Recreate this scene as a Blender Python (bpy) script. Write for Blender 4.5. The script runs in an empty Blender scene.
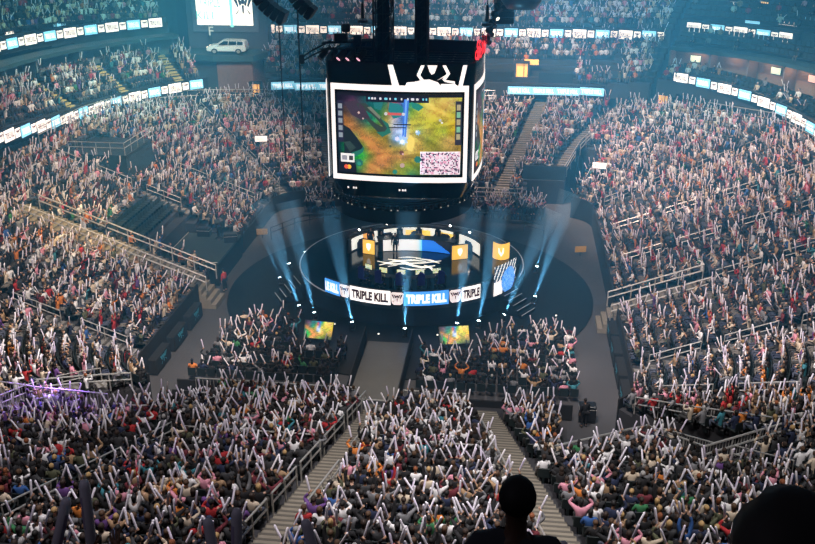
import bpy, bmesh, math, random
import numpy as np
from mathutils import Vector, Matrix, Quaternion
random.seed(7); RNG = np.random.default_rng(7)
SC = bpy.context.scene
COL = SC.collection
PI = math.pi
def lerp(a, b, t): return a + (b - a) * t

# ------------------------------------------------------------------ materials
MATS = {}
def mat(name, col=(.5,.5,.5), rough=.6, metal=0., emit=0., emit_col=None, noise=0., nscale=4., obj_color=False, attr=None, spec=None):
    if name in MATS: return MATS[name]
    m = bpy.data.materials.new(name); m.use_nodes = True
    nt = m.node_tree; b = nt.nodes['Principled BSDF']
    b.inputs['Base Color'].default_value = (*col, 1); b.inputs['Roughness'].default_value = rough
    b.inputs['Metallic'].default_value = metal
    if spec is not None: b.inputs['Specular IOR Level'].default_value = spec
    src = None
    if obj_color:
        oi = nt.nodes.new('ShaderNodeObjectInfo'); src = oi.outputs['Color']
    if attr:
        at = nt.nodes.new('ShaderNodeAttribute'); at.attribute_name = attr; src = at.outputs['Color']
    if noise > 0:
        tc = nt.nodes.new('ShaderNodeTexCoord'); n = nt.nodes.new('ShaderNodeTexNoise')
        n.inputs['Scale'].default_value = nscale; n.inputs['Detail'].default_value = 5
        nt.links.new(tc.outputs['Object'], n.inputs['Vector'])
        r = nt.nodes.new('ShaderNodeMapRange'); r.inputs['To Min'].default_value = 1 - noise; r.inputs['To Max'].default_value = 1 + noise
        nt.links.new(n.outputs['Fac'], r.inputs['Value'])
        mx = nt.nodes.new('ShaderNodeVectorMath'); mx.operation = 'SCALE'
        if src is not None: nt.links.new(src, mx.inputs[0])
        else: mx.inputs[0].default_value = col
        nt.links.new(r.outputs['Result'], mx.inputs['Scale']); src = mx.outputs['Vector']
    if src is not None: nt.links.new(src, b.inputs['Base Color'])
    if emit > 0:
        b.inputs['Emission Color'].default_value = (*(emit_col or col), 1); b.inputs['Emission Strength'].default_value = emit
        if attr and emit_col is None: nt.links.new(src, b.inputs['Emission Color'])
    MATS[name] = m
    return m

# ------------------------------------------------------------------ mesh helpers
class MB:
    """collects shapes, builds them as one mesh object"""
    def __init__(s): s.v = []; s.f = []; s.c = []
    def add(s, vs, fs, col=None):
        o = len(s.v); s.v += [tuple(p) for p in vs]; s.f += [tuple(i + o for i in f) for f in fs]
        s.c += [col] * len(vs); return s
    def box(s, c, d, rz=0, bev=0., col=None):
        x, y, z = d[0]/2, d[1]/2, d[2]/2
        cr, sr = math.cos(rz), math.sin(rz)
        def T(p): return (c[0] + p[0]*cr - p[1]*sr, c[1] + p[0]*sr + p[1]*cr, c[2] + p[2])
        if bev <= 0:
            vs = [(-x,-y,-z),(x,-y,-z),(x,y,-z),(-x,y,-z),(-x,-y,z),(x,-y,z),(x,y,z),(-x,y,z)]
            return s.add([T(p) for p in vs], [(3,2,1,0),(4,5,6,7),(0,1,5,4),(1,2,6,5),(2,3,7,6),(3,0,4,7)], col)
        b = min(bev, x, y, z)*.999
        rings = []
        for zz, ins in ((-z, b), (-z + b, 0), (z - b, 0), (z, b)):
            xx, yy = x - ins, y - ins; q = b if ins == 0 else b*.6
            rings.append([(-xx+q,-yy,zz),(xx-q,-yy,zz),(xx,-yy+q,zz),(xx,yy-q,zz),(xx-q,yy,zz),(-xx+q,yy,zz),(-xx,yy-q,zz),(-xx,-yy+q,zz)])
        vs = [T(p) for r in rings for p in r]; fs = [tuple(range(7,-1,-1)), tuple(range(24,32))]
        for k in range(3):
            for i in range(8): fs.append((k*8+i, k*8+(i+1)%8, k*8+8+(i+1)%8, k*8+8+i))
        return s.add(vs, fs, col)
    def tube(s, pts, r, n=8, col=None, cap=True):
        pts = [Vector(p) for p in pts]; rr = r if isinstance(r, (list, tuple)) else [r]*len(pts)
        vs = []; prev = None
        for i, p in enumerate(pts):
            d = (pts[min(i+1, len(pts)-1)] - pts[max(i-1, 0)])
            d = d.normalized() if d.length > 1e-9 else Vector((0,0,1))
            if prev is None:
                a = d.cross(Vector((0,0,1)));
                if a.length < 1e-3: a = d.cross(Vector((1,0,0)))
            else: a = prev - d*prev.dot(d)
            a.normalize(); prev = a; b = d.cross(a)
            for k in range(n):
                t = 2*PI*k/n; vs.append(p + (a*math.cos(t) + b*math.sin(t))*rr[i])
        fs = []
        for i in range(len(pts)-1):
            for k in range(n): fs.append((i*n+k, i*n+(k+1)%n, (i+1)*n+(k+1)%n, (i+1)*n+k))
        if cap: fs += [tuple(range(n-1,-1,-1)), tuple(range((len(pts)-1)*n, len(pts)*n))]
        return s.add(vs, fs, col)
    def lathe(s, prof, c=(0,0,0), n=32, a0=0, a1=2*PI, col=None):
        full = abs(a1 - a0 - 2*PI) < 1e-6; m = n if full else n + 1; vs = []
        for k in range(m):
            t = a0 + (a1-a0)*k/n
            for r, z in prof: vs.append((c[0]+r*math.cos(t), c[1]+r*math.sin(t), c[2]+z))
        q = len(prof); fs = []
        for k in range(n):
            j = (k+1) % m
            for i in range(q-1): fs.append((k*q+i, j*q+i, j*q+i+1, k*q+i+1))
        return s.add(vs, fs, col)
    def ball(s, c, r, n=10, m=6, col=None):
        rx, ry, rz = r if isinstance(r, (tuple, list)) else (r, r, r); vs = [(c[0], c[1], c[2]-rz)]
        for i in range(1, m):
            a = -PI/2 + PI*i/m
            for k in range(n): vs.append((c[0]+rx*math.cos(a)*math.cos(2*PI*k/n), c[1]+ry*math.cos(a)*math.sin(2*PI*k/n), c[2]+rz*math.sin(a)))
        vs.append((c[0], c[1], c[2]+rz)); fs = []
        for k in range(n): fs.append((0, 1+(k+1)%n, 1+k))
        for i in range(m-2):
            for k in range(n): fs.append((1+i*n+k, 1+i*n+(k+1)%n, 1+(i+1)*n+(k+1)%n, 1+(i+1)*n+k))
        t = len(vs)-1; o = 1+(m-2)*n
        for k in range(n): fs.append((o+k, o+(k+1)%n, t))
        return s.add(vs, fs, col)
    def slab(s, poly, z0, z1, col=None):
        n = len(poly); vs = [(x, y, z0) for x, y in poly] + [(x, y, z1) for x, y in poly]
        fs = [tuple(range(n-1,-1,-1)), tuple(range(n, 2*n))] + [(i, (i+1)%n, n+(i+1)%n, n+i) for i in range(n)]
        return s.add(vs, fs, col)
    def mesh(s, name, m, smooth=False):
        me = bpy.data.meshes.new(name); me.from_pydata(s.v, [], s.f)
        if any(c is not None for c in s.c):
            a = me.color_attributes.new('col', 'FLOAT_COLOR', 'POINT')
            a.data.foreach_set('color', np.array([(*(c or (.5,.5,.5)), 1.) for c in s.c], np.float32).ravel())
        if m: me.materials.append(m)
        if smooth: me.polygons.foreach_set('use_smooth', [True]*len(me.polygons))
        me.update(); return me
    def build(s, name, m, parent=None, smooth=False):
        return link(name, s.mesh(name, m, smooth), parent)
def link(name, data, parent=None):
    o = bpy.data.objects.new(name, data); COL.objects.link(o)
    if parent: o.parent = parent
    return o
def tag(o, label=None, cat=None, group=None, kind=None):
    if label: o['label'] = label
    if cat: o['category'] = cat
    if group: o['group'] = group
    if kind: o['kind'] = kind
    return o
def thing(name, label, cat, loc=(0,0,0), rz=0, group=None):
    o = link(name, None); o.location = loc; o.rotation_euler = (0,0,rz); o.empty_display_size = .2
    return tag(o, label, cat, group)
def struct(o): o['kind'] = 'structure'; return o
def part_label(o, l): o['label'] = l; return o
_FONT = {}
def text_geo(s, h=1., bold=0.):
    """flat letter shapes of string s, cap height h, centred at 0: (verts2d, faces, width)"""
    k = (s, bold)
    if k not in _FONT:
        cu = bpy.data.curves.new('lettering', 'FONT'); cu.body = s; cu.align_x = 'CENTER'; cu.offset = bold; cu.resolution_u = 2
        o = bpy.data.objects.new('lettering', cu); COL.objects.link(o)
        dg = bpy.context.evaluated_depsgraph_get(); me = o.evaluated_get(dg).to_mesh()
        v = np.array([x.co[:2] for x in me.vertices]); f = [tuple(p.vertices) for p in me.polygons]
        o.evaluated_get(dg).to_mesh_clear(); bpy.data.objects.remove(o); bpy.data.curves.remove(cu)
        lo, hi = v.min(0), v.max(0); v = (v - (lo+hi)/2) / (hi[1]-lo[1]); _FONT[k] = (v, f, (hi[0]-lo[0])/(hi[1]-lo[1]))
    v, f, w = _FONT[k]; return v*h, f, w*h
def ordinal(n):
    a = ['zeroth','first','second','third','fourth','fifth','sixth','seventh','eighth','ninth','tenth','eleventh','twelfth','thirteenth','fourteenth','fifteenth','sixteenth','seventeenth','eighteenth','nineteenth']
    t = {20:'twenty',30:'thirty',40:'forty',50:'fifty',60:'sixty',70:'seventy',80:'eighty',90:'ninety'}
    if n < 20: return a[n]
    q, r = n//10*10, n%10
    return t[q] + '-' + a[r] if r else t[q][:-1] + 'ieth'

# ------------------------------------------------------------------ camera
PITCH, YAW, FPX = math.radians(22.7824), math.radians(6.6321), 900.
CAM = np.array([6.68, -59.05, 26.37])
cd = bpy.data.cameras.new('camera'); cam = bpy.data.objects.new('camera', cd); COL.objects.link(cam)
cd.sensor_fit = 'HORIZONTAL'; cd.sensor_width = 36.; cd.lens = 36.*FPX/815.; cd.clip_end = 600; cd.clip_start = .05
cam.location = CAM; cam.rotation_euler = (PI/2 - PITCH, 0, YAW); SC.camera = cam
_fw = np.array([-math.sin(YAW)*math.cos(PITCH), math.cos(YAW)*math.cos(PITCH), -math.sin(PITCH)])
_rt = np.array([math.cos(YAW), math.sin(YAW), 0.]); _up = np.cross(_rt, _fw)
def project(p):
    q = np.asarray(p, float) - CAM; d = q @ _fw
    return 407.5 + FPX*(q@_rt)/d, 272 - FPX*(q@_up)/d, d

# ------------------------------------------------------------------ the bowl: rounded rectangle around the floor, offset d metres outward
HX, HY, RC = 14.2, 17.8, 3.0
BX, BY, LC = HX-RC, HY-RC, 12.0
ST = np.cumsum([0, 2*BX, LC, 2*BY, LC, 2*BX, LC, 2*BY, LC])      # N, RN, R, RF, F, LF, L, LN
UMAX = ST[-1]
def frame(u):
    u = u % UMAX; k = min(int(np.searchsorted(ST, u, side='right')-1), 7); t = u - ST[k]
    if k == 0: return (-BX+t, -HY), (0., -1.)
    if k == 2: return (HX, -BY+t), (1., 0.)
    if k == 4: return (BX-t, HY), (0., 1.)
    if k == 6: return (-HX, BY-t), (-1., 0.)
    cx, cy, a0 = {1:(BX,-BY,-90), 3:(BX,BY,0), 5:(-BX,BY,90), 7:(-BX,-BY,180)}[k]
    an = math.radians(a0 + 90*t/LC); n = (math.cos(an), math.sin(an))
    return (cx+RC*n[0], cy+RC*n[1]), n
def mix3(u, near, side, far):
    n = frame(u)[1]; return side*n[0]**2 + (near if n[1] < 0 else far)*n[1]**2
def bxy(u, d):
    p, n = frame(u); return p[0]+n[0]*d, p[1]+n[1]*d
def rise(u): return mix3(u, .33, .38, .27)
ROW = .83
def zrow(u, i): return 1.3 + rise(u)*i*ROW       # floor height of row i in the lower bowl
def zat(u, d): return 1.3 + rise(u)*d
def arc(u, d):
    """metres along row per unit u"""
    n = int(np.searchsorted(ST, u % UMAX, side='right')-1)
    return 1. if n % 2 == 0 else (RC+d)*(PI/2)/LC
# ------------------------------------------------------------------ setting materials
M_concrete = mat('dark_concrete', (.026,.026,.03), .85, noise=.35, nscale=.8)
M_floor = mat('event_floor', (.065,.063,.066), .55, noise=.25, nscale=.35)
M_black = mat('black_drape', (.008,.009,.011), .9)
M_stage = mat('gloss_black_floor', (.006,.007,.009), .12)
M_matte = mat('matte_black_floor', (.004,.0055,.007), .55, noise=.3, nscale=.6)
M_step = mat('pale_step', (.20,.175,.135), .8, noise=.25, nscale=2.)
M_step_dim = mat('grey_step', (.17,.165,.16), .8, noise=.25, nscale=2.)
M_nosing = mat('dark_nosing', (.09,.08,.065), .8)
M_rail = mat('brushed_rail', (.55,.53,.50), .35, metal=.55)
M_dark = mat('dark_metal', (.02,.022,.026), .45, metal=.4)
M_wall = mat('arena_wall', (.035,.04,.05), .85, noise=.2, nscale=.5)
M_brown = mat('brown_panel', (.24,.12,.10), .7, noise=.15, nscale=1.5)
M_seat = mat('seat_plastic', (.012,.02,.022), .5)
M_white_led = mat('white_led', (.9,.87,.85), .5, emit=1.2, emit_col=(1.,.95,.92))
M_blue_led = mat('blue_led', (.25,.66,.98), .5, emit=.95)
M_text_dark = mat('dark_red_print', (.13,.015,.02), .6)
M_text_white = mat('white_led_text', (1,1,1), .5, emit=1.2)
M_doorlit = mat('lit_doorway', (1.,.55,.14), .6, emit=.9)
M_case = mat('black_case', (.012,.013,.016), .4)

# ------------------------------------------------------------------ lower bowl
def NROW(u):
    n = frame(u)[1]
    return int(round(mix3(u, 28, 20, 21)))
def cut(u, d):
    u = u % UMAX
    if 119.6 < u < 126.6 and d < 4.4: return True          # broadcast platform
    if 75.5 < u < 79.3 and d < 3.6: return True            # tall front wall, far end
    if 72.9 < u <= 75.5 - .17*(d-3.6) and d < 9.5: return True    # tunnel, far end
    if 20.6 < u <= 24.8 and d < 8.6 - (u-20.6)*.85: return True   # near corner tunnels
    if 24.8 < u < 27.4 and d < 9.2: return True
    if (u > 148.2 or u < 3.4) and d < (6.6 if u > 100 else 6.6-u*.9): return True
    return False
AISLES = [  # u at d=0, du/dd, width, first d, last d, material, name words
    (11.75, -.035, 1.25, 1.0, 24, M_step, 'pale central stairs'),
    (16.95, .172, 1.4, 1.0, 24, M_step, 'pale stairs behind the lone foreground head'),
    (5.0, -.12, .9, 9.0, 24, M_step_dim, 'dim steps of the near left block'),
    (24.6, .1, .8, 9.5, 20, M_step_dim, 'dim steps in the near right corner'),
    (30.6, 0., .8, 1., 16, M_step_dim, 'steps over the near right tunnel'),
    (36.1, 0., .9, .5, 17, M_step_dim, 'second steps up the right stand'),
    (44.7, 0., 2.0, -.5, 5.5, M_step, 'wide pale steps of the right stand'),
    (44.6, 0., .9, 5.5, 17, M_step_dim, 'steps above the wide right landing'),
    (51.4, 0., .9, .5, 17, M_step_dim, 'fourth steps up the right stand'),
    (58.0, 0., .9, .5, 17, M_step_dim, 'fifth steps up the right stand'),
    (65.5, .0, .8, .5, 17, M_step_dim, 'steps of the far right corner'),
    (76.5, -.17, 1.2, 3.8, 18, M_step, 'long straight far right stairs'),
    (81.4, -.22, 1.3, .5, 18, M_step, 'far stairs beside the scoreboard'),
    (89.5, 0., 1.0, .5, 18, M_step_dim, 'far stairs behind the scoreboard'),
    (95.8, .30, 1.3, .5, 18, M_step_dim, 'far left stairs beside the scoreboard'),
    (104.5, 0., .8, .5, 17, M_step_dim, 'steps of the far left corner'),
    (112.0, 0., .9, .5, 9, M_step_dim, 'steps beyond the broadcast platform'),
    (118.6, 0., .9, 4.6, 17, M_step_dim, 'steps above the broadcast platform'),
    (129.0, 0., 2.0, -.5, 12, M_step, 'wide pale left staircase'),
    (139.5, 0., .9, .5, 17, M_step_dim, 'nearer steps of the left stand'),
    (146.2, 0.3, .9, 2., 15, M_step_dim, 'steps over the purple lit tunnel'),
]
def in_aisle(u, d, pad=.2):
    for u0, k, w, d0, d1, m, n in AISLES:
        if d0-.3 <= d <= d1 and abs(u - (u0 + k*d))*arc(u, d) < w/2 + pad: return True
    return False
EMPTY_ROWS = lambda u, d: (119.2 < u < 127.5 and 4.4 < d < 7.4)
PLAT = lambda u, d: (111.4 < u < 117.3 and 9.2 < d < 14.9)

def build_bowl():
    b = MB(); us = []
    u = 0.
    while u < UMAX - 1e-6:
        k = int(np.searchsorted(ST, u+1e-9, side='right')-1); us.append(u)
        u = min(u + (1.4 if k % 2 == 0 else .75), ST[k+1])
    us.append(UMAX)
    for a, c in zip(us[:-1], us[1:]):
        m = (a+c)/2
        for i in range(NROW(m)):
            d0, d1 = i*ROW - (.1 if i == 0 else 0), (i+1)*ROW + .02
            if cut(m, (d0+d1)/2): continue
            z = zrow(m, i); p = [bxy(a+1e-6, d0), bxy(c-1e-6, d0), bxy(c-1e-6, d1), bxy(a+1e-6, d1)]
            b.slab(p, max(-.05, z - 3.2) if i > 4 else -.05, z)
    struct(b.build('floor_terrace', M_concrete))
    # floor slab and the black round stage floor
    b = MB(); b.box((0,0,-.3), (160,160,.5)); struct(b.build('floor', M_floor))
    b = MB(); b.lathe([(0,.03),(13.0,.03),(13.0,-.02)], n=96); struct(b.build('floor_stage_disc', M_matte))
    # stairs
    for u0, k, w, d0, d1, m, n in AISLES:
        b = MB(); i0 = int(math.floor(max(d0, 0)/ROW)); i1 = int(d1/ROW)
        if d0 < 0:
            for q in range(4):
                p, nn = frame(u0); z = .33*(q+1); dd = -1.32 + .33*q
                x, y = bxy(u0, dd+.17); b.box((x, y, z/2), (.34, w, z) if abs(nn[0]) > .5 else (w, .34, z))
        for i in range(i0, i1+1):
            for h in (0, 1):
                d = i*ROW + (.21 if h == 0 else .62); u = u0 + k*d
                if cut(u, d): continue
                z = zrow(u, i) + (.10 if h == 0 else .10 + .5*rise(u)*ROW) + (.45 if 'left staircase' in n else 0)
                hw = w/2/arc(u, d); dd = ROW/4
                p = [bxy(u-hw, d-dd), bxy(u+hw, d-dd), bxy(u+hw, d+dd), bxy(u-hw, d+dd)]
                b.slab(p, z-(.7 if 'left staircase' in n else .16), z)
        o = struct(b.build('floor_stairs', m))
        nz = MB()
        for i in range(i0, i1+1):
            for h in (0, 1):
                d = i*ROW + (.21 if h == 0 else .62); u = u0 + k*d
                if cut(u, d): continue
                z = zrow(u, i) + (.10 if h == 0 else .10 + .5*rise(u)*ROW) + (.45 if 'left staircase' in n else 0); hw = w/2/arc(u, d)*.98; dd = ROW/4
                nz.slab([bxy(u-hw, d-dd-.01), bxy(u+hw, d-dd-.01), bxy(u+hw, d-dd+.09), bxy(u-hw, d-dd+.09)], z-.02, z+.008)
        struct(nz.build('trim_nosing', M_nosing))
    # front wall around the floor
    for (ua, ub, h, nm) in ((.0, 11.0, 1.2, 'near'), (12.6, 20.5, 1.2, 'near_side'), (27.6, 43.6, 1.9, 'right'), (45.8, 73.0, 1.9, 'right_far'), (79.1, 119.5, 1.5, 'far'), (126.7, 127.9, 1.9, 'left_end'), (130.1, 148., 1.9, 'left')):
        b = MB(); n = max(2, int((ub-ua)/.6))
        lo = []; 
        for j in range(n+1):
            u = lerp(ua, ub, j/n); lo.append((bxy(u, -.22), bxy(u, -.12)))
        for j in range(n):
            p = [lo[j][0], lo[j+1][0], lo[j+1][1], lo[j][1]]; b.slab(p, 0, h)
        struct(b.build('wall_front_' + nm, M_black))
    # wall and recess at the far end
    x0, y0 = bxy(79.3, 3.6); x1, y1 = bxy(75.5, 3.6)
    b = MB(); b.slab([(x0,y0-.15),(x1+.3,y1-.15),(x1+.3,y1+.02),(x0,y0+.02)], 0, 3.5)
    pts = [(bxy(75.45-.17*(d-3.6), d), zat(75.3, d)+.9) for d in (3.6, 6, 9.5)]
    for (pa, za), (pb, zb) in zip(pts[:-1], pts[1:]):
        b.add([(*pa,0),(*pb,0),(*pb,zb),(*pa,za),(pa[0]+.15,pa[1],0),(pb[0]+.15,pb[1],0),(pb[0]+.15,pb[1],zb),(pa[0]+.15,pa[1],za)], [(0,1,2,3),(7,6,5,4),(3,2,6,7)])
    struct(b.build('wall_far_bank', mat('teal_black_wall', (.012,.022,.03), .8)))
    # back walls of the building
    for nm, ua, ub in (('right', 28, 70), ('far', 70, 104), ('left', 104, 150)):
        b = MB(); n = 24; P = [(bxy(lerp(ua,ub,j/n), 46), bxy(lerp(ua,ub,j/n), 46.5)) for j in range(n+1)]
        for j in range(n): b.slab([P[j][0], P[j+1][0], P[j+1][1], P[j][1]], 0, 34)
        struct(b.build('wall_' + nm, M_wall))
build_bowl()

# ------------------------------------------------------------------ raised decks (one structure each)
SEATS_AT = []      # (u, d, z, zone) for every possible seat
def deck(name, ua, ub, d0, z0, rows, tread, rs, zone, m=M_concrete, fascia=1.6, dens=1.):
    b = MB(); n = int((ub-ua)/.75)+1
    f = lambda q, u: q(u) if callable(q) else q
    for j in range(n):
        a, c = lerp(ua, ub, j/n), lerp(ua, ub, (j+1)/n); mm = (a+c)/2
        for i in range(rows):
            p = [bxy(a, f(d0,mm)+i*tread), bxy(c, f(d0,mm)+i*tread), bxy(c, f(d0,mm)+(i+1)*tread+.02), bxy(a, f(d0,mm)+(i+1)*tread+.02)]
            z = f(z0,mm)+i*f(rs,mm); b.slab(p, z - (fascia if i == 0 else .7), z)
    struct(b.build(name, m))
    for i in range(rows):
        u = ua + .2
        while u < ub - .1:
            d = f(d0,u) + (i+.5)*tread
            SEATS_AT.append((u, d, f(z0,u)+i*f(rs,u), zone, i)); u += .52/arc(u, d)
LOWU = [0,30,60,64.8,68.8,71.6,73,75,81,100,101.4,103.6,108.6,115,121.5,134,152]
LOWZ = [8.6,8.6,7.9,7.95,8.8,9.3,7.6,6.9,6.9,6.9,7.2,7.95,7.7,8.3,8.9,9.4,8.6]
lowz = lambda u: float(np.interp(u % UMAX, LOWU, LOWZ))
midz = lambda u: lowz(u) + 1.0
deck('floor_mid_far', 72.7, 101.3, lambda u: mix3(u, 18, 18.4, 19.3), midz, 9, .80, lambda u: mix3(u, .4, .42, .50), 'midfar')
deck('floor_mid_left', 103.8, 126, 18.3, midz, 5, .80, .45, 'midleft')
deck('floor_mid_right', 56, 72.3, 18.3, lambda u: lowz(u) + .45, 2, .85, .3, 'midright')
deck('floor_box_right', 56, 72.3, 21.4, 12.2, 3, .8, .38, 'boxright', fascia=.5)
upz = lambda u: mix3(u, 14.7, 14.7, 13.0)
deck('floor_upper_far', 72.7, 101.3, 24.9, upz, 15, .82, .50, 'upfar')
deck('floor_upper_left', 104, 124, 24.9, upz, 12, .82, .50, 'upleft')
deck('floor_upper_right', 56, 72.4, 24.4, 14.5, 9, .82, .45, 'upright')

MIDSTEPS = (104.7, 107.0, 109.6)
b = MB()
for u in MIDSTEPS:
    for i in range(5):
        for h in (0,1):
            d = 18.3 + i*.80 + .2 + .4*h; z = midz(u) + i*.45 + .08 + .22*h; hw = .45/arc(u, d); b.slab([bxy(u-hw,d-.2),bxy(u+hw,d-.2),bxy(u+hw,d+.2),bxy(u-hw,d+.2)], z-.15, z)
struct(b.build('floor_stairs', mat('yellow_lit_step', (.50,.36,.12), .8, noise=.3, nscale=3.)))  # amber base colour carries the yellow light on these steps
# ------------------------------------------------------------------ LED boards that follow a curve
class Path:
    """plan polyline, left to right as one faces it; facing = unit vector towards the viewer"""
    def __init__(s, pts):
        s.p = np.array(pts, float); s.c = np.concatenate([[0], np.cumsum(np.linalg.norm(np.diff(s.p, axis=0), axis=1))]); s.L = s.c[-1]
    def at(s, t, out=0.):
        i = min(max(int(np.searchsorted(s.c, t, side='right')-1), 0), len(s.p)-2)
        a, b = s.p[i], s.p[i+1]; w = (t - s.c[i])/max(s.c[i+1]-s.c[i], 1e-9); d = (b-a)/np.linalg.norm(b-a)
        q = a + (b-a)*w; return q[0] + d[1]*out, q[1] - d[0]*out     # towards the viewer: right-hand side of the walk
def bowl_path(ua, ub, d):
    n = int(abs(ub-ua)/.4)+2
    return Path([bxy(lerp(ub, ua, j/n), d(lerp(ub, ua, j/n)) if callable(d) else d) for j in range(n+1)])
def strip(path, s0, s1, z0, z1, out, thick=0., step=.35):
    b = MB(); n = max(1, int((s1-s0)/step)); zz0 = z0 if callable(z0) else (lambda s: z0); zz1 = z1 if callable(z1) else (lambda s: z1)
    for j in range(n):
        a, c = lerp(s0, s1, j/n), lerp(s0, s1, (j+1)/n)
        A, B = path.at(a, out), path.at(c, out)
        if thick:
            A2, B2 = path.at(a, out-thick), path.at(c, out-thick)
            b.add([(*A,zz0(a)),(*B,zz0(c)),(*B,zz1(c)),(*A,zz1(a)),(*A2,zz0(a)),(*B2,zz0(c)),(*B2,zz1(c)),(*A2,zz1(a))], [(0,1,2,3),(7,6,5,4),(3,2,6,7),(0,4,5,1),(0,3,7,4),(1,5,6,2)])
        else: b.add([(*A,zz0(a)),(*B,zz0(c)),(*B,zz1(c)),(*A,zz1(a))], [(0,1,2,3)])
    return b
def wrap(path, v2, faces, s, z, out, sx=1.):
    return MB().add([(*path.at(s + p[0]*sx, out), z + p[1]) for p in v2], faces)
def EMBLEM():
    """the winged crest between the panels, unit height"""
    P = [[(-.62,.48),(-.40,.48),(-.27,.05),(-.33,-.06)], [(-.34,.48),(-.20,.48),(-.08,.12),(-.20,.02)], [(.62,.48),(.33,-.06),(.27,.05),(.40,.48)], [(.34,.48),(.20,.02),(.08,.12),(.20,.48)],
         [(-.14,.30),(0,.46),(.14,.30),(.08,.14),(-.08,.14)], [(-.07,.08),(.07,.08),(.05,-.30),(0,-.42),(-.05,-.30)], [(-.20,-.10),(-.14,-.04),(-.40,-.42),(-.48,-.38)], [(.20,-.10),(.48,-.38),(.40,-.42),(.14,-.04)]]
    v, f = [], []
    for poly in P: f.append(tuple(range(len(v), len(v)+len(poly)))); v += poly
    return v, f
_ev, _ef = EMBLEM()
def led_ribbon(name, label, path, z, h, group, period=4.9, start=0., text='TRIPLE KILL', cols=('w','b'), back=.25, crest=True):
    zf = z if callable(z) else (lambda s: z)
    root = thing(name, label, 'LED board', (0,0,0), 0, group)
    part_label(strip(path, 0, path.L, lambda s: zf(s)-.12, lambda s: zf(s)+h+.12, 0, back).build('backing', M_dark, root), 'black backing strip')
    half = period/2; pw = half - .75*h/1. - .34 if crest else half - .02; s = start; k = 0
    while s < path.L - .2:
        a, c = max(s, .02), min(s+pw, path.L-.02)
        if c - a > .3:
            w = cols[k % 2] == 'w'; zc = zf((a+c)/2)
            p = strip(path, a, c, zc, zc+h, .05, .04).build('panel', M_white_led if w else M_blue_led, root)
            part_label(p, 'white panel' if w else 'pale blue panel')
            if c - a > pw*.98:
                v, f, tw = text_geo(text, h*.52, .02); sx = min(1., pw*.86/tw)
                wrap(path, v, f, (a+c)/2, zc+h/2, .065, sx).build('lettering', M_text_dark if w else M_text_white, p)
        e0 = s + pw + .17; e1 = e0 + .75*h
        if crest and e1 < path.L - .02 and e0 > 0:
            zc = zf((e0+e1)/2)
            p = strip(path, e0, e1, zc+h*.12, zc+h*.88, .05, .04).build('panel', M_white_led, root); part_label(p, 'small square panel with a winged crest')
            wrap(path, [(x*h*.55, y*h*.55) for x, y in _ev], _ef, (e0+e1)/2, zc+h/2, .065).build('emblem', M_text_dark, p)
        s += half; k += 1
    return root
G_R = 'LED ribbon boards round the stands'
def zs(path, ua, ub, fn):
    us = np.linspace(ub, ua, len(path.p)); return lambda s: float(fn(np.interp(s, path.c, us)))
def ribbon_u(name, label, ua, ub, d, zfn, h, **kw):
    p = bowl_path(ua, ub, d); return led_ribbon(name, label, p, zs(p, ua, ub, zfn), h, G_R, **kw)
dl = lambda u: mix3(u, 17.4, 17.5, 18.7)
ribbon_u('ribbon_board', 'curved LED ribbon below the left middle tier, nearest the dark camera platform', 103.6, 126, dl, lowz, .9, start=.2)
ribbon_u('ribbon_board', 'curved LED ribbon below the lit suites of the right stand', 56, 71.8, dl, lowz, .85, start=.2)
ribbon_u('ribbon_board', 'pale blue LED ribbon at the far end, between scoreboard and right stairs', 74.2, 81.0, dl, lowz, .8, cols=('b','b'), period=5., crest=False)
ribbon_u('ribbon_board', 'pale blue LED ribbon at the far end, just left of the scoreboard', 89, 101.2, dl, lowz, .8, cols=('b','b'), period=5., crest=False)
du_ = lambda u: mix3(u, 24.4, 24.5, 24.6); uz = lambda u: mix3(u, 13.6, 13.6, 11.95)
ribbon_u('ribbon_board', 'upper LED ribbon of the left stand, beyond the suites', 104.1, 120, du_, lambda u: 13.5, .9, start=1.0)
ribbon_u('ribbon_board', 'long upper LED ribbon across the whole far end', 72.8, 101.3, du_, uz, .9, start=.3)
ribbon_u('ribbon_board', 'upper LED ribbon above the right suites, left of its gap', 68.75, 72.2, 23.8, lambda u: 13.4, .9, start=.2)
ribbon_u('ribbon_board', 'short end of the upper right LED ribbon at the frame edge', 58, 68.25, 23.8, lambda u: 13.4, .9, start=.3)

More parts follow.
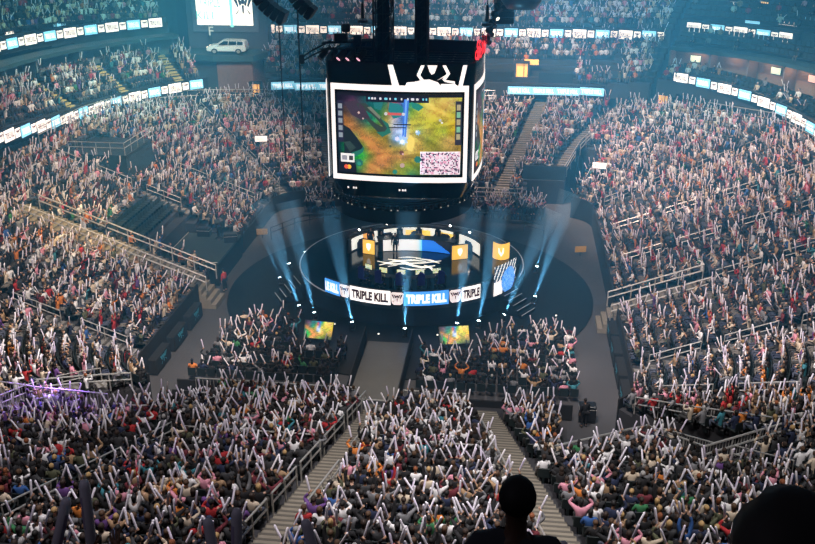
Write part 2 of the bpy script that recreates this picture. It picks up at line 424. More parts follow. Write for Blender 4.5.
# ------------------------------------------------------------------ handrails and barriers
def rail(label, pts, h=.95, name='handrail', group='steel handrails of the stands', r=.035, post=1.5, bars=2, m=None, ends=True):
    """two bars and posts along floor points"""
    m = m or M_rail; c = Vector(pts[0]); root = thing(name, label, 'railing', c, 0, group)
    P = [Vector(p) - c for p in pts]
    for k in range(bars):
        z = h*(1 - .42*k); q = [p + Vector((0,0,z)) for p in P]
        if ends and k == 0: q = [P[0] + Vector((0,0,h*.45))] + q + [P[-1] + Vector((0,0,h*.45))]
        MB().tube(q, r, 6).build('rail_bar', m, root)
    L = 0.
    for a, b in zip(P[:-1], P[1:]):
        n = max(1, int(round((b-a).length/post)))
        for j in range(n + (1 if b is P[-1] else 0)):
            p = a.lerp(b, j/n); MB().tube([p + Vector((0,0,-.05)), p + Vector((0,0,h))], r*.85, 5).build('post', m, root)
    return root
def barrier(label, pts, h=1.1, gap=.16, m=None, group='steel barriers with upright bars'):
    m = m or M_rail; c = Vector(pts[0]); root = thing('barrier', label, 'barrier', c, 0, group); P = [Vector(p) - c for p in pts]
    for z in (h, .12): MB().tube([p + Vector((0,0,z)) for p in P], .035, 6).build('rail_bar', m, root)
    b = MB()
    for a, e in zip(P[:-1], P[1:]):
        n = max(1, int((e-a).length/gap))
        for j in range(n+1):
            p = a.lerp(e, j/n); b.tube([p + Vector((0,0,0)), p + Vector((0,0,h))], .015, 4)
    o = b.build('grille', m, root); return root
def up(u, d, h=0.): x, y = bxy(u, d); return (x, y, zat(u, d)+h)
for u0, k, w, d0, d1, m, nm in AISLES:
    side = 1 if u0 < 30 else 0
    segs = []; d = max(d0, .3)+.3
    if nm.startswith('pale central'): segs = [(1.2, 5.5), (6.2, 10), (10.6, 13.5), (14.1, 17), (17.6, 20.5)]
    elif nm.startswith('pale stairs'): segs = [(5.5, 7.2), (7.6, 12.2), (12.8, 17), (17.5, 21)]
    elif nm.startswith('wide'): segs = [(-.6, 2.4), (2.6, 5.2)]
    elif nm.startswith('wide pale left'): segs = [(-.6, 11)]
    elif nm.startswith('far stairs') or nm.startswith('far left'): segs = []
    else:
        while d + 2.4 < d1: segs.append((d, d+2.7)); d += 3.9
    if nm.startswith('wide pale left') or nm.startswith('wide pale steps'):
        a, e = (-.8, 11.5) if 'left' in nm else (-.6, 5.3)
        for sg, wd in ((-1, 'far'), (1, 'near')) if 'left' in nm else ((1, 'far'), (-1, 'near')):
            uu = u0 + sg*(w/2+.08)
            rail(f'pale handrail on the {wd} side of the {nm}', [up(uu, q, .45 if 'left' in nm else 0) for q in np.linspace(a, e, 5)], 1.0, r=.05)
        continue
    for j, (a, e) in enumerate(segs):
        n_ = len(segs); where = ordinal(j+1) + ' up from the floor' if j < n_-1 or n_ == 1 else 'topmost'
        for sg in ((-1,) if m is M_step else (0,)):
            uu = lambda q: u0 + k*q + sg*(w/2+.05)/arc(u0, q)
            rail(f'steel handrail of the {nm}, {where}', [up(uu(a), a), up(uu((a+e)/2), (a+e)/2), up(uu(e), e)], .95, r=.04 if m is M_step else .032)
    if m is M_step and u0 < 30 and nm.startswith('pale central'):
        for j, (a, e) in enumerate(((7, 11), (13, 18))):
            uu = lambda q: u0 + k*q + (w/2+.05)
            rail(f'steel handrail on the right edge of the {nm}, ' + ('lower' if j == 0 else 'upper'), [up(uu(a), a), up(uu(e), e)], .95, r=.04)
# cross rails over the near blocks
rail('horizontal handrail across the block left of the central stairs', [up(4.6, 9.6), up(8, 9.6), up(10.3, 9.6)], .9)
rail('horizontal handrail across the block right of the central stairs', [up(12.7, 9.6), up(14.5, 9.6), up(17.3, 9.6)], .9)
rail('long handrail along the rear edge of the near right tunnel', [up(20.3, 9.3), up(24.4, 5.6), up(24.9, 9.4), up(27.6, 9.4), up(27.8, 13.5)], 1.0, r=.05)
barrier('pale barred fence over the near right tunnel', [up(24.8, 6.2, -.1), up(25.2, 9.3), up(27.2, 9.3)], 1.05)
rail('handrail on the front lip of the right stand beside the tunnel', [up(27.5, 1.0), up(27.6, 4), up(27.8, 8.5), up(28.4, 9.4)], .95)
barrier('purple lit barred fence at the left edge of the picture', [up(147.2, 11.2), up(148.2, 8.9), up(149.6, 7.6), up(151.9, 6.8)], 1.45)
rail('curved white handrail round the purple lit tunnel', [up(.1, 6.8), up(1.4, 6.9), up(2.4, 6.2), up(3.6, 5.2), up(4.6, 3.6)], .95, r=.045)
rail('handrail on the left stand above the purple tunnel', [up(147.9, 6.2), up(148.0, 3.6), up(148.6, 1.2)], .95, r=.045)
barrier('waist high crowd barrier in front of the block left of the central stairs', [(*bxy(1.6,.3),1.3), (*bxy(5.6,.3),1.3), (*bxy(10.4,.3),1.3)], 1.0, .2)
barrier('crowd barrier closing the walkway at the foot of the central stairs', [(-1.9,-17.35,0), (1.3,-17.35,0)], 1.15, .17)
barrier('waist high crowd barrier in front of the block right of the central stairs', [(*bxy(12.9,.3),1.3), (*bxy(16.2,.3),1.3)], 1.0, .2)
for lb, ua, ub, d in (('back rail of the left stand below the ribbon board', 107, 117, 16.9), ('back rail of the right stand below the ribbon board', 44, 70, 16.9), ('back rail of the far right block beside the scoreboard', 82.3, 87, 17.8), ('back rail over the far stairs left of the scoreboard', 101.4, 106, 16.9)):
    rail('thin steel ' + lb, [up(u, d) for u in np.linspace(ua, ub, 8)], 1.3, post=1.7)
rail('thin handrail along the top of the far bank wall', [up(79.2, 3.7), up(77, 3.7), up(75.6, 3.7)], .9, post=1.0)
rail('sloping handrail beside the far right tunnel', [up(75.5, 3.8), up(74.6, 9), up(73.2, 17.2)], .9, post=1.0)
rail('handrail on the front wall of the far block', [up(79.2, .2), up(82, .2), up(88, .2)], .9)
rail('low curved rail at the far floor edge left of the stage', [(-12.6, 9.0, 0), (-11.2, 11.5, 0), (-9, 13.6, 0), (-6.5, 15, 0)], 1.0, post=1.6, m=M_dark)
rail('low rail at the far floor edge right of the stage', [(8.2, 13.4, 0), (9.8, 12, 0)], 1.0, post=1.6, m=M_dark)
# ------------------------------------------------------------------ centre-hung scoreboard
def score_face(k, a=4.55, bulge=.42, corner=.32):
    """plan points of side k (0 near, 1 right, 2 far, 3 left), left to right as one faces it"""
    pts = []; w = a - corner
    for j in range(25):
        t = -1 + 2*j/24; x, y = t*w, -(a + bulge*(1-t*t))
        c, s = math.cos(k*PI/2), math.sin(k*PI/2); pts.append((x*c - y*s, x*s + y*c))
    return pts
def footprint(scale=1.):
    P = []
    for k in range(4): P += score_face(k)
    return [(x*scale, y*scale) for x, y in P]
SB = thing('scoreboard', 'huge black four-sided video scoreboard hanging over the stage', 'scoreboard', (-.15, -.1, 0))
def loft(levels, cap=(True, True)):
    b = MB(); n = 100
    vs = []
    for s, z in levels: vs += [(x, y, z) for x, y in footprint(s)]
    fs = []
    for i in range(len(levels)-1):
        for k in range(n): fs.append((i*n+k, i*n+(k+1)%n, (i+1)*n+(k+1)%n, (i+1)*n+k))
    if cap[0]: fs.append(tuple(range(n-1,-1,-1)))
    b.add(vs, fs); return b
M_gloss = mat('gloss_black_shell', (.012,.013,.016), .22)
loft([(.80,8.25),(.86,8.4),(.97,9.55),(1,9.6),(1,15.75),(1.0,17.0),(.99,17.05),(.955,17.0),(.95,15.9)], (True, False)).build('shell', M_gloss, SB, True)
b = MB(); b.add([(x,y,15.9) for x,y in footprint(.955)], [tuple(range(100))]); b.build('top_deck', M_dark, SB)
b = MB()
for k in range(-4, 5): b.box((k*.95, 0, 16.1), (.12, 8., .3)); b.box((0, k*.95, 16.2), (8., .12, .3))
part_label(b.build('lattice', M_dark, SB), 'dark truss grid in the open top')
# game picture: colour patches of a lane map seen from above (16 x 9 cells, top row first)
GAME = ['22,20,40 30,22,48 40,30,60 30,60,70 20,110,110 20,95,100 30,120,130 30,90,170 30,110,200 20,130,120 150,190,60 205,205,90 205,195,100 190,190,90 215,200,110 200,180,80',
 '28,25,40 60,45,70 95,60,85 60,75,85 30,95,100 25,100,110 60,120,90 200,60,70 60,120,190 60,160,110 190,200,70 225,205,105 205,180,85 215,175,90 220,190,105 180,190,60',
 '35,60,50 90,70,60 70,70,80 70,95,100 20,120,105 40,135,95 120,140,70 170,90,80 60,110,190 130,170,70 205,205,80 220,195,85 215,180,80 205,175,80 200,190,70 190,190,50',
 '90,75,50 170,110,60 130,100,70 60,90,85 30,120,105 70,140,80 165,150,70 190,190,200 90,140,220 190,180,70 200,190,70 190,185,60 200,195,70 190,175,70 215,185,60 225,190,40',
 '40,90,60 160,110,60 190,125,70 150,120,65 120,130,60 130,140,55 150,140,60 190,200,235 180,200,240 215,195,90 150,165,90 190,175,80 170,175,60 150,165,60 205,175,40 220,180,40',
 '25,60,70 30,130,80 90,140,70 185,120,65 200,135,75 180,140,65 150,135,60 110,150,190 140,180,220 240,215,120 200,170,80 140,150,60 160,160,60 175,150,80 200,160,90 190,150,60',
 '20,40,60 25,150,85 30,160,80 90,150,60 200,130,70 205,140,80 175,135,70 150,130,60 190,170,90 235,205,110 205,165,80 150,140,60 140,135,60 160,140,70 180,150,80 170,140,60',
 '20,30,40 20,120,70 30,170,75 50,170,70 120,140,60 200,130,75 210,140,80 190,135,75 170,120,70 160,130,60 150,140,50 120,130,50 130,130,60 120,120,60 140,120,60 130,110,60',
 '15,25,35 20,90,60 30,150,70 90,140,60 185,130,70 205,140,85 195,135,80 150,130,60 130,140,50 140,150,50 110,130,45 100,120,45 90,100,50 80,90,50 80,90,60 60,80,60',
 '15,20,30 20,40,50 30,100,80 120,120,60 190,130,75 185,140,70 140,140,50 150,150,60 130,140,50 60,120,80 70,100,50 60,80,50 60,70,50 50,60,50 50,60,50 40,50,40']
GAME = np.array([[[int(c) for c in p.split(',')] for p in r.split()] for r in GAME], float)/255.
def game_col(x, y):
    """x right, y down, 0..1 -> linear colour with small-scale detail"""
    h, w = GAME.shape[:2]; fx, fy = x*(w-1), y*(h-1); i, j = min(int(fx), w-2), min(int(fy), h-2); a, b = fx-i, fy-j
    c = (GAME[j,i]*(1-a)+GAME[j,i+1]*a)*(1-b) + (GAME[j+1,i]*(1-a)+GAME[j+1,i+1]*a)*b
    n = .92 + .14*math.sin(31*x+9*y+3*math.sin(17*y)) * math.sin(23*y-11*x) + RNG.normal(0, .05)
    return tuple(np.clip(c*n, 0, 1)**2.2)
M_screen = mat('video_picture', (.02,.02,.02), .4, emit=1.25, attr='col')
MATS['video_picture'].node_tree.nodes['Principled BSDF'].inputs['Emission Strength'].default_value = 1.1
M_inkblack = mat('screen_black', (.004,.004,.006), .4)
def crowd_col():
    r = random.random()
    return (.9,.72,.82) if r < .35 else (.75,.35,.5) if r < .55 else (.08,.05,.1) if r < .85 else (.8,.8,.9)
def video(path, s0, s1, z0, z1, out, fn, nx, ny):
    b = MB()
    for j in range(ny):
        for i in range(nx):
            a, c = lerp(s0, s1, i/nx), lerp(s0, s1, (i+1)/nx); zb, zt = lerp(z1, z0, (j+1)/ny), lerp(z1, z0, j/ny)
            A, B = path.at(a, out), path.at(c, out); b.add([(*A,zb),(*B,zb),(*B,zt),(*A,zt)], [(0,1,2,3)], fn((i+.5)/nx, (j+.5)/ny))
    return b
for k in range(4):
    P = Path(score_face(k)); L = P.L
    fr = MB()
    def fstrip(s0, s1, z0, z1, o=.05): q = strip(P, s0, s1, z0, z1, o, .05); fr.add(q.v, q.f)
    z0, z1, e = 9.66, 15.72, .0
    fstrip(e, L-e, z1-.36, z1); fstrip(e, L-e, z0, z0+.34); fstrip(e, e+.25, z0+.34, z1-.36); fstrip(L-e-.25, L-e, z0+.34, z1-.36)
    part_label(fr.build('screen_frame', M_white_led, SB), 'glowing white border of one screen')
    sc = strip(P, .25, L-.25, z0+.34, z1-.36, .045).build('screen', M_inkblack, SB)
    if k > 1: continue
    S0, S1, Z0, Z1 = .40, L-.40, z0+.50, z1-.52
    part_label(video(P, S0, S1, Z0, Z1, .055, game_col, 96, 60).build('game_picture', M_screen, sc), 'aerial green and orange game map')
    fx = lambda t: lerp(S0, S1, t)
    fz = lambda t: lerp(Z1, Z0, t)
    u = MB()
    def rect(x0, y0, x1, y1, c, o=.065):
        q = strip(P, fx(x0), fx(x1), fz(y1), fz(y0), o, 0, .3); u.add(q.v, q.f, c)
    rect(.0, .0, 1, .035, (.01,.01,.02)); rect(.24, .035, .74, .10, (.012,.012,.03)); rect(0, .10, .05, .62, (.02,.02,.05)); rect(.95, .08, 1, .62, (.03,.03,.05))
    rect(0, .84, .15, 1, (.01,.01,.02)); rect(.02, .76, .135, .87, (.9,.9,.9), .075); rect(.03, .785, .075, .845, (.3,.3,.35), .085); rect(.09, .785, .125, .845, (.05,.05,.05), .085)
    for x in (.26,.285,.31,.35,.39,.43,.47,.52,.57,.60,.64,.69,.715): rect(x, .045, x+random.uniform(.01,.025), .07, random.choice([(.8,.8,.9),(.2,.7,.9),(.8,.2,.2),(.7,.7,.7)]), .075)
    for i in range(5):
        rect(.008, .14+i*.09, .042, .20+i*.09, (.25,.3,.35), .075); rect(.96, .12+i*.09, .99, .19+i*.09, (.2,.45,.3) if i % 2 else (.4,.35,.2), .075)
    rect(.415, .225, .525, .255, (.62,.10,.10), .075); rect(.46, .36, .60, .375, (.02,.02,.02), .075); rect(.42, .40, .56, .412, (.02,.02,.02), .075)
    def blob(pts, c, o=.072): u.add([(*P.at(fx(x), o), fz(y)) for x, y in pts], [tuple(range(len(pts)-1,-1,-1))], c)
    def star(x, y, r, n, q, c, o=.076): blob([(x + r*(1 if i % 2 else q)*math.cos(PI*i/n), y + 1.5*r*(1 if i % 2 else q)*math.sin(PI*i/n)) for i in range(2*n)], c, o)
    ROCK, RIM, DARKR = (.035,.055,.05), (.02,.16,.12), (.010,.02,.028)
    blob([(.06,.12),(.16,.09),(.22,.16),(.27,.30),(.20,.33),(.12,.27)], (.05,.035,.06)); blob([(.16,.13),(.24,.12),(.32,.24),(.42,.38),(.43,.47),(.37,.52),(.30,.42),(.23,.30)], ROCK); blob([(.36,.30),(.42,.36),(.44,.47),(.37,.53),(.32,.47),(.39,.46),(.41,.42)], RIM, .075); blob([(.25,.17),(.28,.16),(.36,.28),(.35,.31)], (.16,.19,.15), .075)
    blob([(.05,.40),(.10,.44),(.16,.55),(.21,.66),(.19,.74),(.10,.80),(.05,.78)], DARKR); blob([(.11,.75),(.19,.70),(.22,.66),(.21,.73),(.14,.80)], RIM, .075); blob([(.05,.62),(.10,.60),(.15,.68),(.10,.74)], (.03,.06,.06), .075)
    blob([(.43,.10),(.50,.11),(.55,.18),(.52,.27),(.46,.30),(.42,.20)], (.02,.20,.22), .070); blob([(.60,.09),(.66,.11),(.70,.15),(.66,.20),(.61,.16)], (.02,.22,.17), .070); blob([(.30,.11),(.38,.10),(.36,.2),(.31,.18)], (.02,.17,.18), .07)
    blob([(.545,.06),(.585,.06),(.56,.52),(.53,.52)], (.05,.16,.62), .073); blob([(.555,.06),(.572,.06),(.552,.5),(.542,.5)], (.15,.38,.85), .074)
    blob([(.60,.49),(.63,.58),(.61,.70),(.57,.68),(.575,.55)], (.85,.62,.14), .073); star(.535,.56,.045,7,.55,(.35,.55,.95)); star(.53,.58,.024,6,.6,(.9,.95,1.),.079); star(.49,.545,.022,6,.6,(.75,.7,.95),.078); star(.655,.465,.026,7,.5,(.30,.50,.75)); star(.645,.45,.012,6,.6,(.85,.9,.95),.079)
    star(.83,.31,.014,6,.6,(.45,.5,.55)); star(.845,.34,.010,5,.6,(.8,.8,.85)); star(.525,.72,.022,7,.7,(.16,.06,.05)); star(.535,.735,.010,5,.7,(.6,.35,.35),.079); star(.53,.88,.022,8,.8,(.45,.30,.26)); star(.435,.64,.012,6,.7,(.08,.10,.05)); star(.175,.87,.036,8,.8,(.02,.14,.12)); star(.175,.88,.018,8,.8,(.03,.28,.2),.079); star(.655,.80,.032,8,.8,(.02,.16,.13)); star(.47,.965,.022,8,.8,(.02,.2,.15)); star(.40,.24,.014,8,.85,(.6,.6,.65)); star(.54,.24,.014,8,.85,(.6,.6,.65)); star(.47,.40,.008,4,.5,(.02,.02,.02))
    star(.18,.24,.014,5,.4,(.8,.55,.5)); star(.215,.31,.010,5,.4,(.75,.6,.55))
    for x, y, c in ((.065,.93,(.8,.1,.05)),(.09,.93,(.95,.5,.05))):
        n = 14; rr = .018*(S1-S0); u.add([(*P.at(fx(x)+rr*math.cos(2*PI*i/n), .08), fz(y)+rr*math.sin(2*PI*i/n)) for i in range(n)], [tuple(range(n))], c)
    rect(.675, .70, .995, .99, (.9,.85,.9), .075)
    part_label(u.build('screen_overlay', M_screen, sc), 'scores, icons and panels laid over the game')
    part_label(video(P, fx(.68), fx(.99), fz(.985), fz(.71), .09, lambda x, y: crowd_col(), 30, 18).build('audience_inset', M_screen, sc), 'small inset picture of waving audience')
    # white line drawing on the band above the screen
    zt, zb = 16.95, 15.72; Hh = zt-zb
    q = MB()
    def poly(pts, n=1):
        q.add([(*P.at(x*L, .03), zb + y*Hh) for x, y in pts], [tuple(range(len(pts)))])
    poly([(.425,1),(.462,1),(.505,.0),(.455,.0)]); poly([(.955,1),(.985,1),(.955,.0),(.925,.0)])
    poly([(.60,.0),(.62,.22),(.66,.20),(.65,.0)]); poly([(.55,.0),(.56,.16),(.62,.20),(.66,.0)]); poly([(.62,.2),(.67,.30),(.72,.32),(.72,.0),(.62,.0)]); poly([(.72,.32),(.78,.18),(.80,.0),(.72,.0)])
    poly([(.63,.52),(.66,1),(.685,1),(.655,.52)]); poly([(.63,.52),(.655,.52),(.68,.30),(.655,.28)]); poly([(.705,1),(.775,1),(.755,.62),(.735,.55),(.72,.70)])
    poly([(.81,1),(.835,1),(.865,.60),(.84,.60)]); poly([(.84,.60),(.865,.60),(.835,.30),(.81,.32)]); poly([(.81,.32),(.90,.22),(.90,.10),(.83,.20)]); poly([(.755,.22),(.775,.28),(.83,.52),(.825,.44)]); poly([(.80,.10),(.90,.10),(.92,.0),(.80,.0)])
    part_label(q.build('crest_drawing', M_white_led, SB), 'white lines of a huge crest on the black band')
    q = MB()
    for x in (.09,.135,.155,.50,.525,.545): 
        q.add([(*P.at((x)*L*.97+.1, -.22), 9.0),(*P.at((x+.012)*L*.97+.1, -.22), 9.0),(*P.at((x+.012)*L*.97+.1, -.20), 9.12),(*P.at(x*L*.97+.1, -.20), 9.12)], [(0,1,2,3)])
    part_label(q.build('lettering', M_white_led, SB), 'tiny white words on the lower skirt')
# red sign standing on the rim, seen along its face
M_red_sign = mat('red_sign', (.8,.02,.03), .5, emit=1.3, emit_col=(1.,.03,.05))
P = Path(score_face(1)); q = MB(); v, f, tw = text_geo('State Farm', .85, .03)
for o in (.06, -.06):
    w_ = wrap(P, v, f, 2.7+tw/2+.0, 17.5, o); q.add(w_.v, w_.f)
for cx_, cz_ in ((.62,17.4),(1.42,17.4),(1.02,17.95)):
    for o in (.06, -.06):
        ring = [(cx_+.40*math.cos(2*PI*i/20), cz_+.30*math.sin(2*PI*i/20)) for i in range(20)]; inn = [(cx_+.22*math.cos(2*PI*i/20), cz_+.15*math.sin(2*PI*i/20)) for i in range(20)]
        q.add([(*P.at(max(.01,s), o), z) for s, z in ring+inn], [(i, (i+1)%20, 20+(i+1)%20, 20+i) for i in range(20)])
RS = thing('rim_sign', 'red lit letters with three ovals standing on the scoreboard rim', 'sign', (-.15,-.1,0))
q.build('lettering', M_red_sign, RS)
b = MB()
for s in np.linspace(.3, P.L-.3, 8): p = P.at(s, -.1); b.tube([(*p, 16.95), (*p, 17.9)], .035, 5)
A_ = strip(P, .2, P.L-.2, 16.98, 17.08, .0, .2); b.add(A_.v, A_.f); b.build('mounting_frame', M_dark, RS)

# round dark truss ring hanging under the scoreboard
RG = thing('truss_ring', 'black round lighting truss hanging under the scoreboard', 'lighting truss', (-.5, .2, 0)); RG.scale = (.96,.96,1)
part_label(MB().lathe([(4.55,6.7),(4.95,6.6),(4.98,7.5),(4.9,7.55),(4.5,7.5),(4.55,6.7)], n=72).build('drape', M_black, RG), 'black cloth skirt')
b = MB()
for z in (7.6, 7.95):
    for r in (4.9, 4.45): b.tube([(r*math.cos(2*PI*i/64), r*math.sin(2*PI*i/64), z) for i in range(65)], .05, 5, cap=False)
for i in range(64):
    a, c = 2*PI*i/64, 2*PI*(i+1)/64; b.tube([(4.9*math.cos(a),4.9*math.sin(a),7.6),(4.9*math.cos(c),4.9*math.sin(c),7.95)], .025, 4); b.tube([(4.9*math.cos(a),4.9*math.sin(a),7.6),(4.45*math.cos(a),4.45*math.sin(a),7.95)], .025, 4)
b.build('truss', M_dark, RG)
M_lens = mat('lamp_lens', (.8,.8,.75), .3, emit=2.2, emit_col=(1.,.93,.8))
for i in range(30):
    a = -PI*1.02 + PI*1.04*i/29 + random.uniform(-.02,.02); r = 5.02; q = MB().box((r*math.cos(a), r*math.sin(a), 7.72), (.22,.22,.34), a, .05); o = q.build('lamp', M_case, RG)
    if i % 3 != 1: MB().ball(((r+.12)*math.cos(a), (r+.12)*math.sin(a), 7.64), .045, 8, 5).build('lens', mat('ring_lens', (.5,.5,.45), .4, emit=.45, emit_col=(1.,.9,.75)), o)
for i in range(8):
    a = 2*PI*(i+.5)/8; MB().tube([(4.5*math.cos(a),4.5*math.sin(a),7.9),(3.5*math.cos(a),3.5*math.sin(a),8.28)], .02, 4).build('hanger', M_dark, RG)

# ------------------------------------------------------------------ rigging above
def truss_column(label, x, y, z0, z1, w):
    root = thing('truss_column', label, 'truss', (x, y, z0), 0, 'truss columns above the scoreboard'); b = MB(); h = z1-z0
    for sx in (-1,1):
        for sy in (-1,1): b.tube([(sx*w/2,sy*w/2,0),(sx*w/2,sy*w/2,h)], .06, 6)
    n = int(h/w)
    for i in range(n):
        za, zb = i*h/n, (i+1)*h/n
        for (ax,ay),(bx_,by_) in (((-1,-1),(1,-1)),((1,-1),(1,1)),((1,1),(-1,1)),((-1,1),(-1,-1))):
            b.tube([(ax*w/2,ay*w/2,za),(bx_*w/2,by_*w/2,zb)], .035, 4); b.tube([(ax*w/2,ay*w/2,za),(bx_*w/2,by_*w/2,za)], .035, 4)
    b.build('lattice', M_dark, root)
    c = MB()
    for k in range(9): a = 2*PI*k/9; c.tube([(.3*w*math.cos(a), .3*w*math.sin(a), -.3),(.26*w*math.cos(a+.3), .26*w*math.sin(a+.3), h/2),(.3*w*math.cos(a), .3*w*math.sin(a), h)], .11, 6)
    part_label(c.build('cable_bundle', M_black, root), 'thick bundle of black cables')
truss_column('wider dark truss column on the left above the scoreboard', -1.75, 0, 15.9, 32, 1.15)
truss_column('slimmer dark truss column on the right above the scoreboard', .75, 0, 15.9, 32, .75)
def line_array(label, x, y, z_top, n, curve, size, rz, group='hanging speaker arrays'):
    root = thing('speaker_array', label, 'loudspeaker', (x, y, z_top), rz, group); a = 0; p = Vector((0,0,0))
    fly = MB().box((0,0,.12), (size*1.1, size*.8, .14)); fly.tube([(0,0,.1),(0,0,34-z_top)], .04, 5); fly.build('flying_frame', M_dark, root)
    for i in range(n):
        h = size*.42; d = Vector((0, -math.sin(a), -math.cos(a))); c = p + d*h/2
        b = MB().box((0,0,0), (size*1.25, size*.8, h*.94), 0, .05); R_ = Matrix.Rotation(-a, 4, 'X')
        b.v = [tuple(R_ @ Vector(v) + c) for v in b.v]; b.build('speaker_box', M_case, root); p = p + d*h; a += curve
line_array('curved black speaker array hooking right, beside the billboard', -8.9, -5, 22.7, 10, .125, .95, math.radians(90))
line_array('second curved black speaker array hooking right, nearer the truss columns', -6.6, -5, 22.5, 8, .135, .95, math.radians(90))
line_array('straight black speaker array hanging right of the red sign', 5.9, 3, 22.6, 10, .0, 1.0, .3)
def moving_head(root, c, aim, s=.3, lens=True, m=None):
    c = Vector(c); d = Vector(aim).normalized()
    o = MB().tube([c - d*s*.9, c - d*s*.5, c + d*s*.6, c + d*s*.95], [s*.3, s*.5, s*.45, s*.5], 10).build('lamp_head', M_case, root)
    MB().box(c + Vector((0,0,s*.75)), (s*1.3,s*.25,s*.2)).build('yoke', M_case, root)
    if lens: MB().tube([c + d*s*.95, c + d*s*.99], s*.36, 10).build('lens', m or M_lens, o)
RIG = thing('lighting_rig', 'black lamp rig with arm reaching out left over the scoreboard rim', 'lighting rig', (-4.6,-1.2,17.0))
b = MB()
for z in (.15,.55): b.tube([(-1.0,0,z),(2.2,.4,z+.1)], .06, 6); b.tube([(-1.0,.4,z),(2.2,.8,z+.1)], .06, 6)
for k in range(10): t = k/9; b.tube([(-1.0+3.2*t,0,.15+.1*t),(-.8+3.0*t,.4,.55+.1*t)], .035, 4)
b.tube([(.6,.2,.6),(.6,.2,1.6)], .09, 6); b.tube([(1.1,.2,-1.0),(1.1,.2,.6)], .08, 6); b.box((.6,.2,1.5),(.5,.4,.5),0,.06); b.build('truss', M_dark, RIG)
for x in (-.9,-.3,.3,.9,1.6): moving_head(RIG, (x,.1,-.15), (-.5,-.5,-.6), .42, x > -.3, mat('pink_lens', (.9,.6,.7), .3, emit=1.4, emit_col=(.9,.45,.6)))
b = MB(); b.tube([(-.4,.1,.7),(-1.6,-.1,.1),(-2.3,-.2,-.35)], .06, 6); b.tube([(-.4,.1,.35),(-1.6,-.1,-.2),(-2.3,-.2,-.6)], .06, 6); b.box((-2.3,-.2,-.45),(.35,.35,.55),.3,.05); b.box((.2,.2,.9),(.8,.4,.5),.1,.05); b.box((1.3,.3,.75),(.5,.4,.6),.1,.05); b.build('arm', M_dark, RIG)
for lab, x, y, z, n in (('tilted lamp strip hanging right of the scoreboard, under the speaker array', 5.6, 1.5, 20.4, 6),):
    root = thing('lamp_strip', lab, 'stage lamp', (x,y,z)); MB().tube([(0.2,0,0),(-.75,0,-3.1)], .16, 8).build('beam', M_dark, root); MB().tube([(.1,0,-.1),(.1,0,12)], .03, 5).build('cable', M_dark, root)
    for k in range(n): t = (k+.5)/n; moving_head(root, (.15-.95*t,-.2,-3.1*t), (.6,-.7,-.5), .36, k in (2,), M_lens)
root = thing('hanging_drum', 'round dark drum hanging at the top edge right of the speakers', 'drum', (7.0, -1, 20.6)); MB().lathe([(0,-.8),(.9,-.75),(1.25,-.3),(1.3,.6),(1.0,1.1),(0,1.2)], n=28).build('body', M_case, root, True); MB().tube([(0,0,1),(0,0,12)], .05, 5).build('cable', M_dark, root)
for lab, x, y, z in (('thin black fixture hanging before the far ribbon, right of the red sign', 4.9, 0, 18.8), ('thin black fixture hanging before the far ribbon, left of the columns', -3.6, 3, 18.5)):
    root = thing('hanging_lamp', lab, 'stage lamp', (x,y,z)); MB().tube([(0,0,0),(0,0,14)], .03, 5).build('cable', M_dark, root); MB().tube([(0,0,1.1),(0,0,.1)], [.09,.14], 8).build('body', M_case, root); MB().lathe([(0,0),(.35,-.02),(.35,-.16),(0,-.18)], n=16).build('lamp_head', M_case, root)
for lab, x, y, z0 in (('long thin dark cable hanging left of the scoreboard, nearer the wall', -10.2, 6, 7.5), ('long thin dark cable hanging just left of the scoreboard', -7.6, 1, 9.)):
    tag(MB().tube([(x,y,z0),(x,y,34)], .05, 6).build('hanging_cable', M_dark), lab, 'cable')
# ------------------------------------------------------------------ round stage
SX, SY, SR, SZ = -.15, 2.3, 8.33, 1.4
STG = thing('round_stage', 'round black glossy stage in the middle of the arena floor', 'stage', (SX, SY, 0))
MB().lathe([(0,SZ),(SR-.1,SZ)], n=96).build('stage_floor', M_stage, STG)
part_label(MB().lathe([(SR-.1,SZ),(SR-.05,SZ-.05),(SR-.05,0)], n=96).build('skirt', M_black, STG), 'matte black skirt')
M_edge = mat('pale_edge', (.5,.55,.6), .5, emit=.12)
MB().lathe([(SR-.16,SZ+.015),(SR-.08,SZ+.015),(SR-.08,SZ-.02)], n=96).build('edge_trim', M_edge, STG)
# floor drawing: white crest lines on the stage floor
M_draw = mat('floor_led_white', (1,.95,.8), .5, emit=.95)
q = MB()
def stroke(pts, w0):
    n = len(pts)
    for i in range(n-1):
        a, c = Vector((*pts[i],0)), Vector((*pts[i+1],0)); d = (c-a).normalized(); nn = Vector((-d.y, d.x, 0)); wa = w0*(.35 if i == 0 else 1); wc = w0*(.35 if i == n-2 else 1)
        q.add([tuple((a-nn*wa/2)[:2])+(SZ+.012,), tuple((a+nn*wa/2)[:2])+(SZ+.012,), tuple((c+nn*wc/2)[:2])+(SZ+.012,), tuple((c-nn*wc/2)[:2])+(SZ+.012,)], [(3,2,1,0)])
for pts, w_ in (([(-2.3,-1.9),(-1.2,-1.0),(.2,-.6),(1.3,-.75)], .30), ([(-1.8,-.6),(-.7,-.9),(.3,-1.7),(1.2,-2.0),(2.1,-1.5)], .34), ([(-2.6,-1.1),(-1.3,-1.6),(-.2,-1.35),(1.0,-1.1),(2.5,-.5)], .26), ([(.4,-.2),(1.6,-.45),(2.4,-1.0)], .26), ([(-.6,-2.2),(.3,-2.5),(1.4,-2.3)], .24), ([(1.2,-1.5),(1.9,-2.1),(2.0,-2.6)], .26), ([(-1.0,-.2),(-.2,.0),(.8,-.1)], .2), ([(-1.6,-2.1),(-.9,-1.75)], .3)): stroke([(x*.92-.1, y*.95+.55) for x, y in pts], w_)
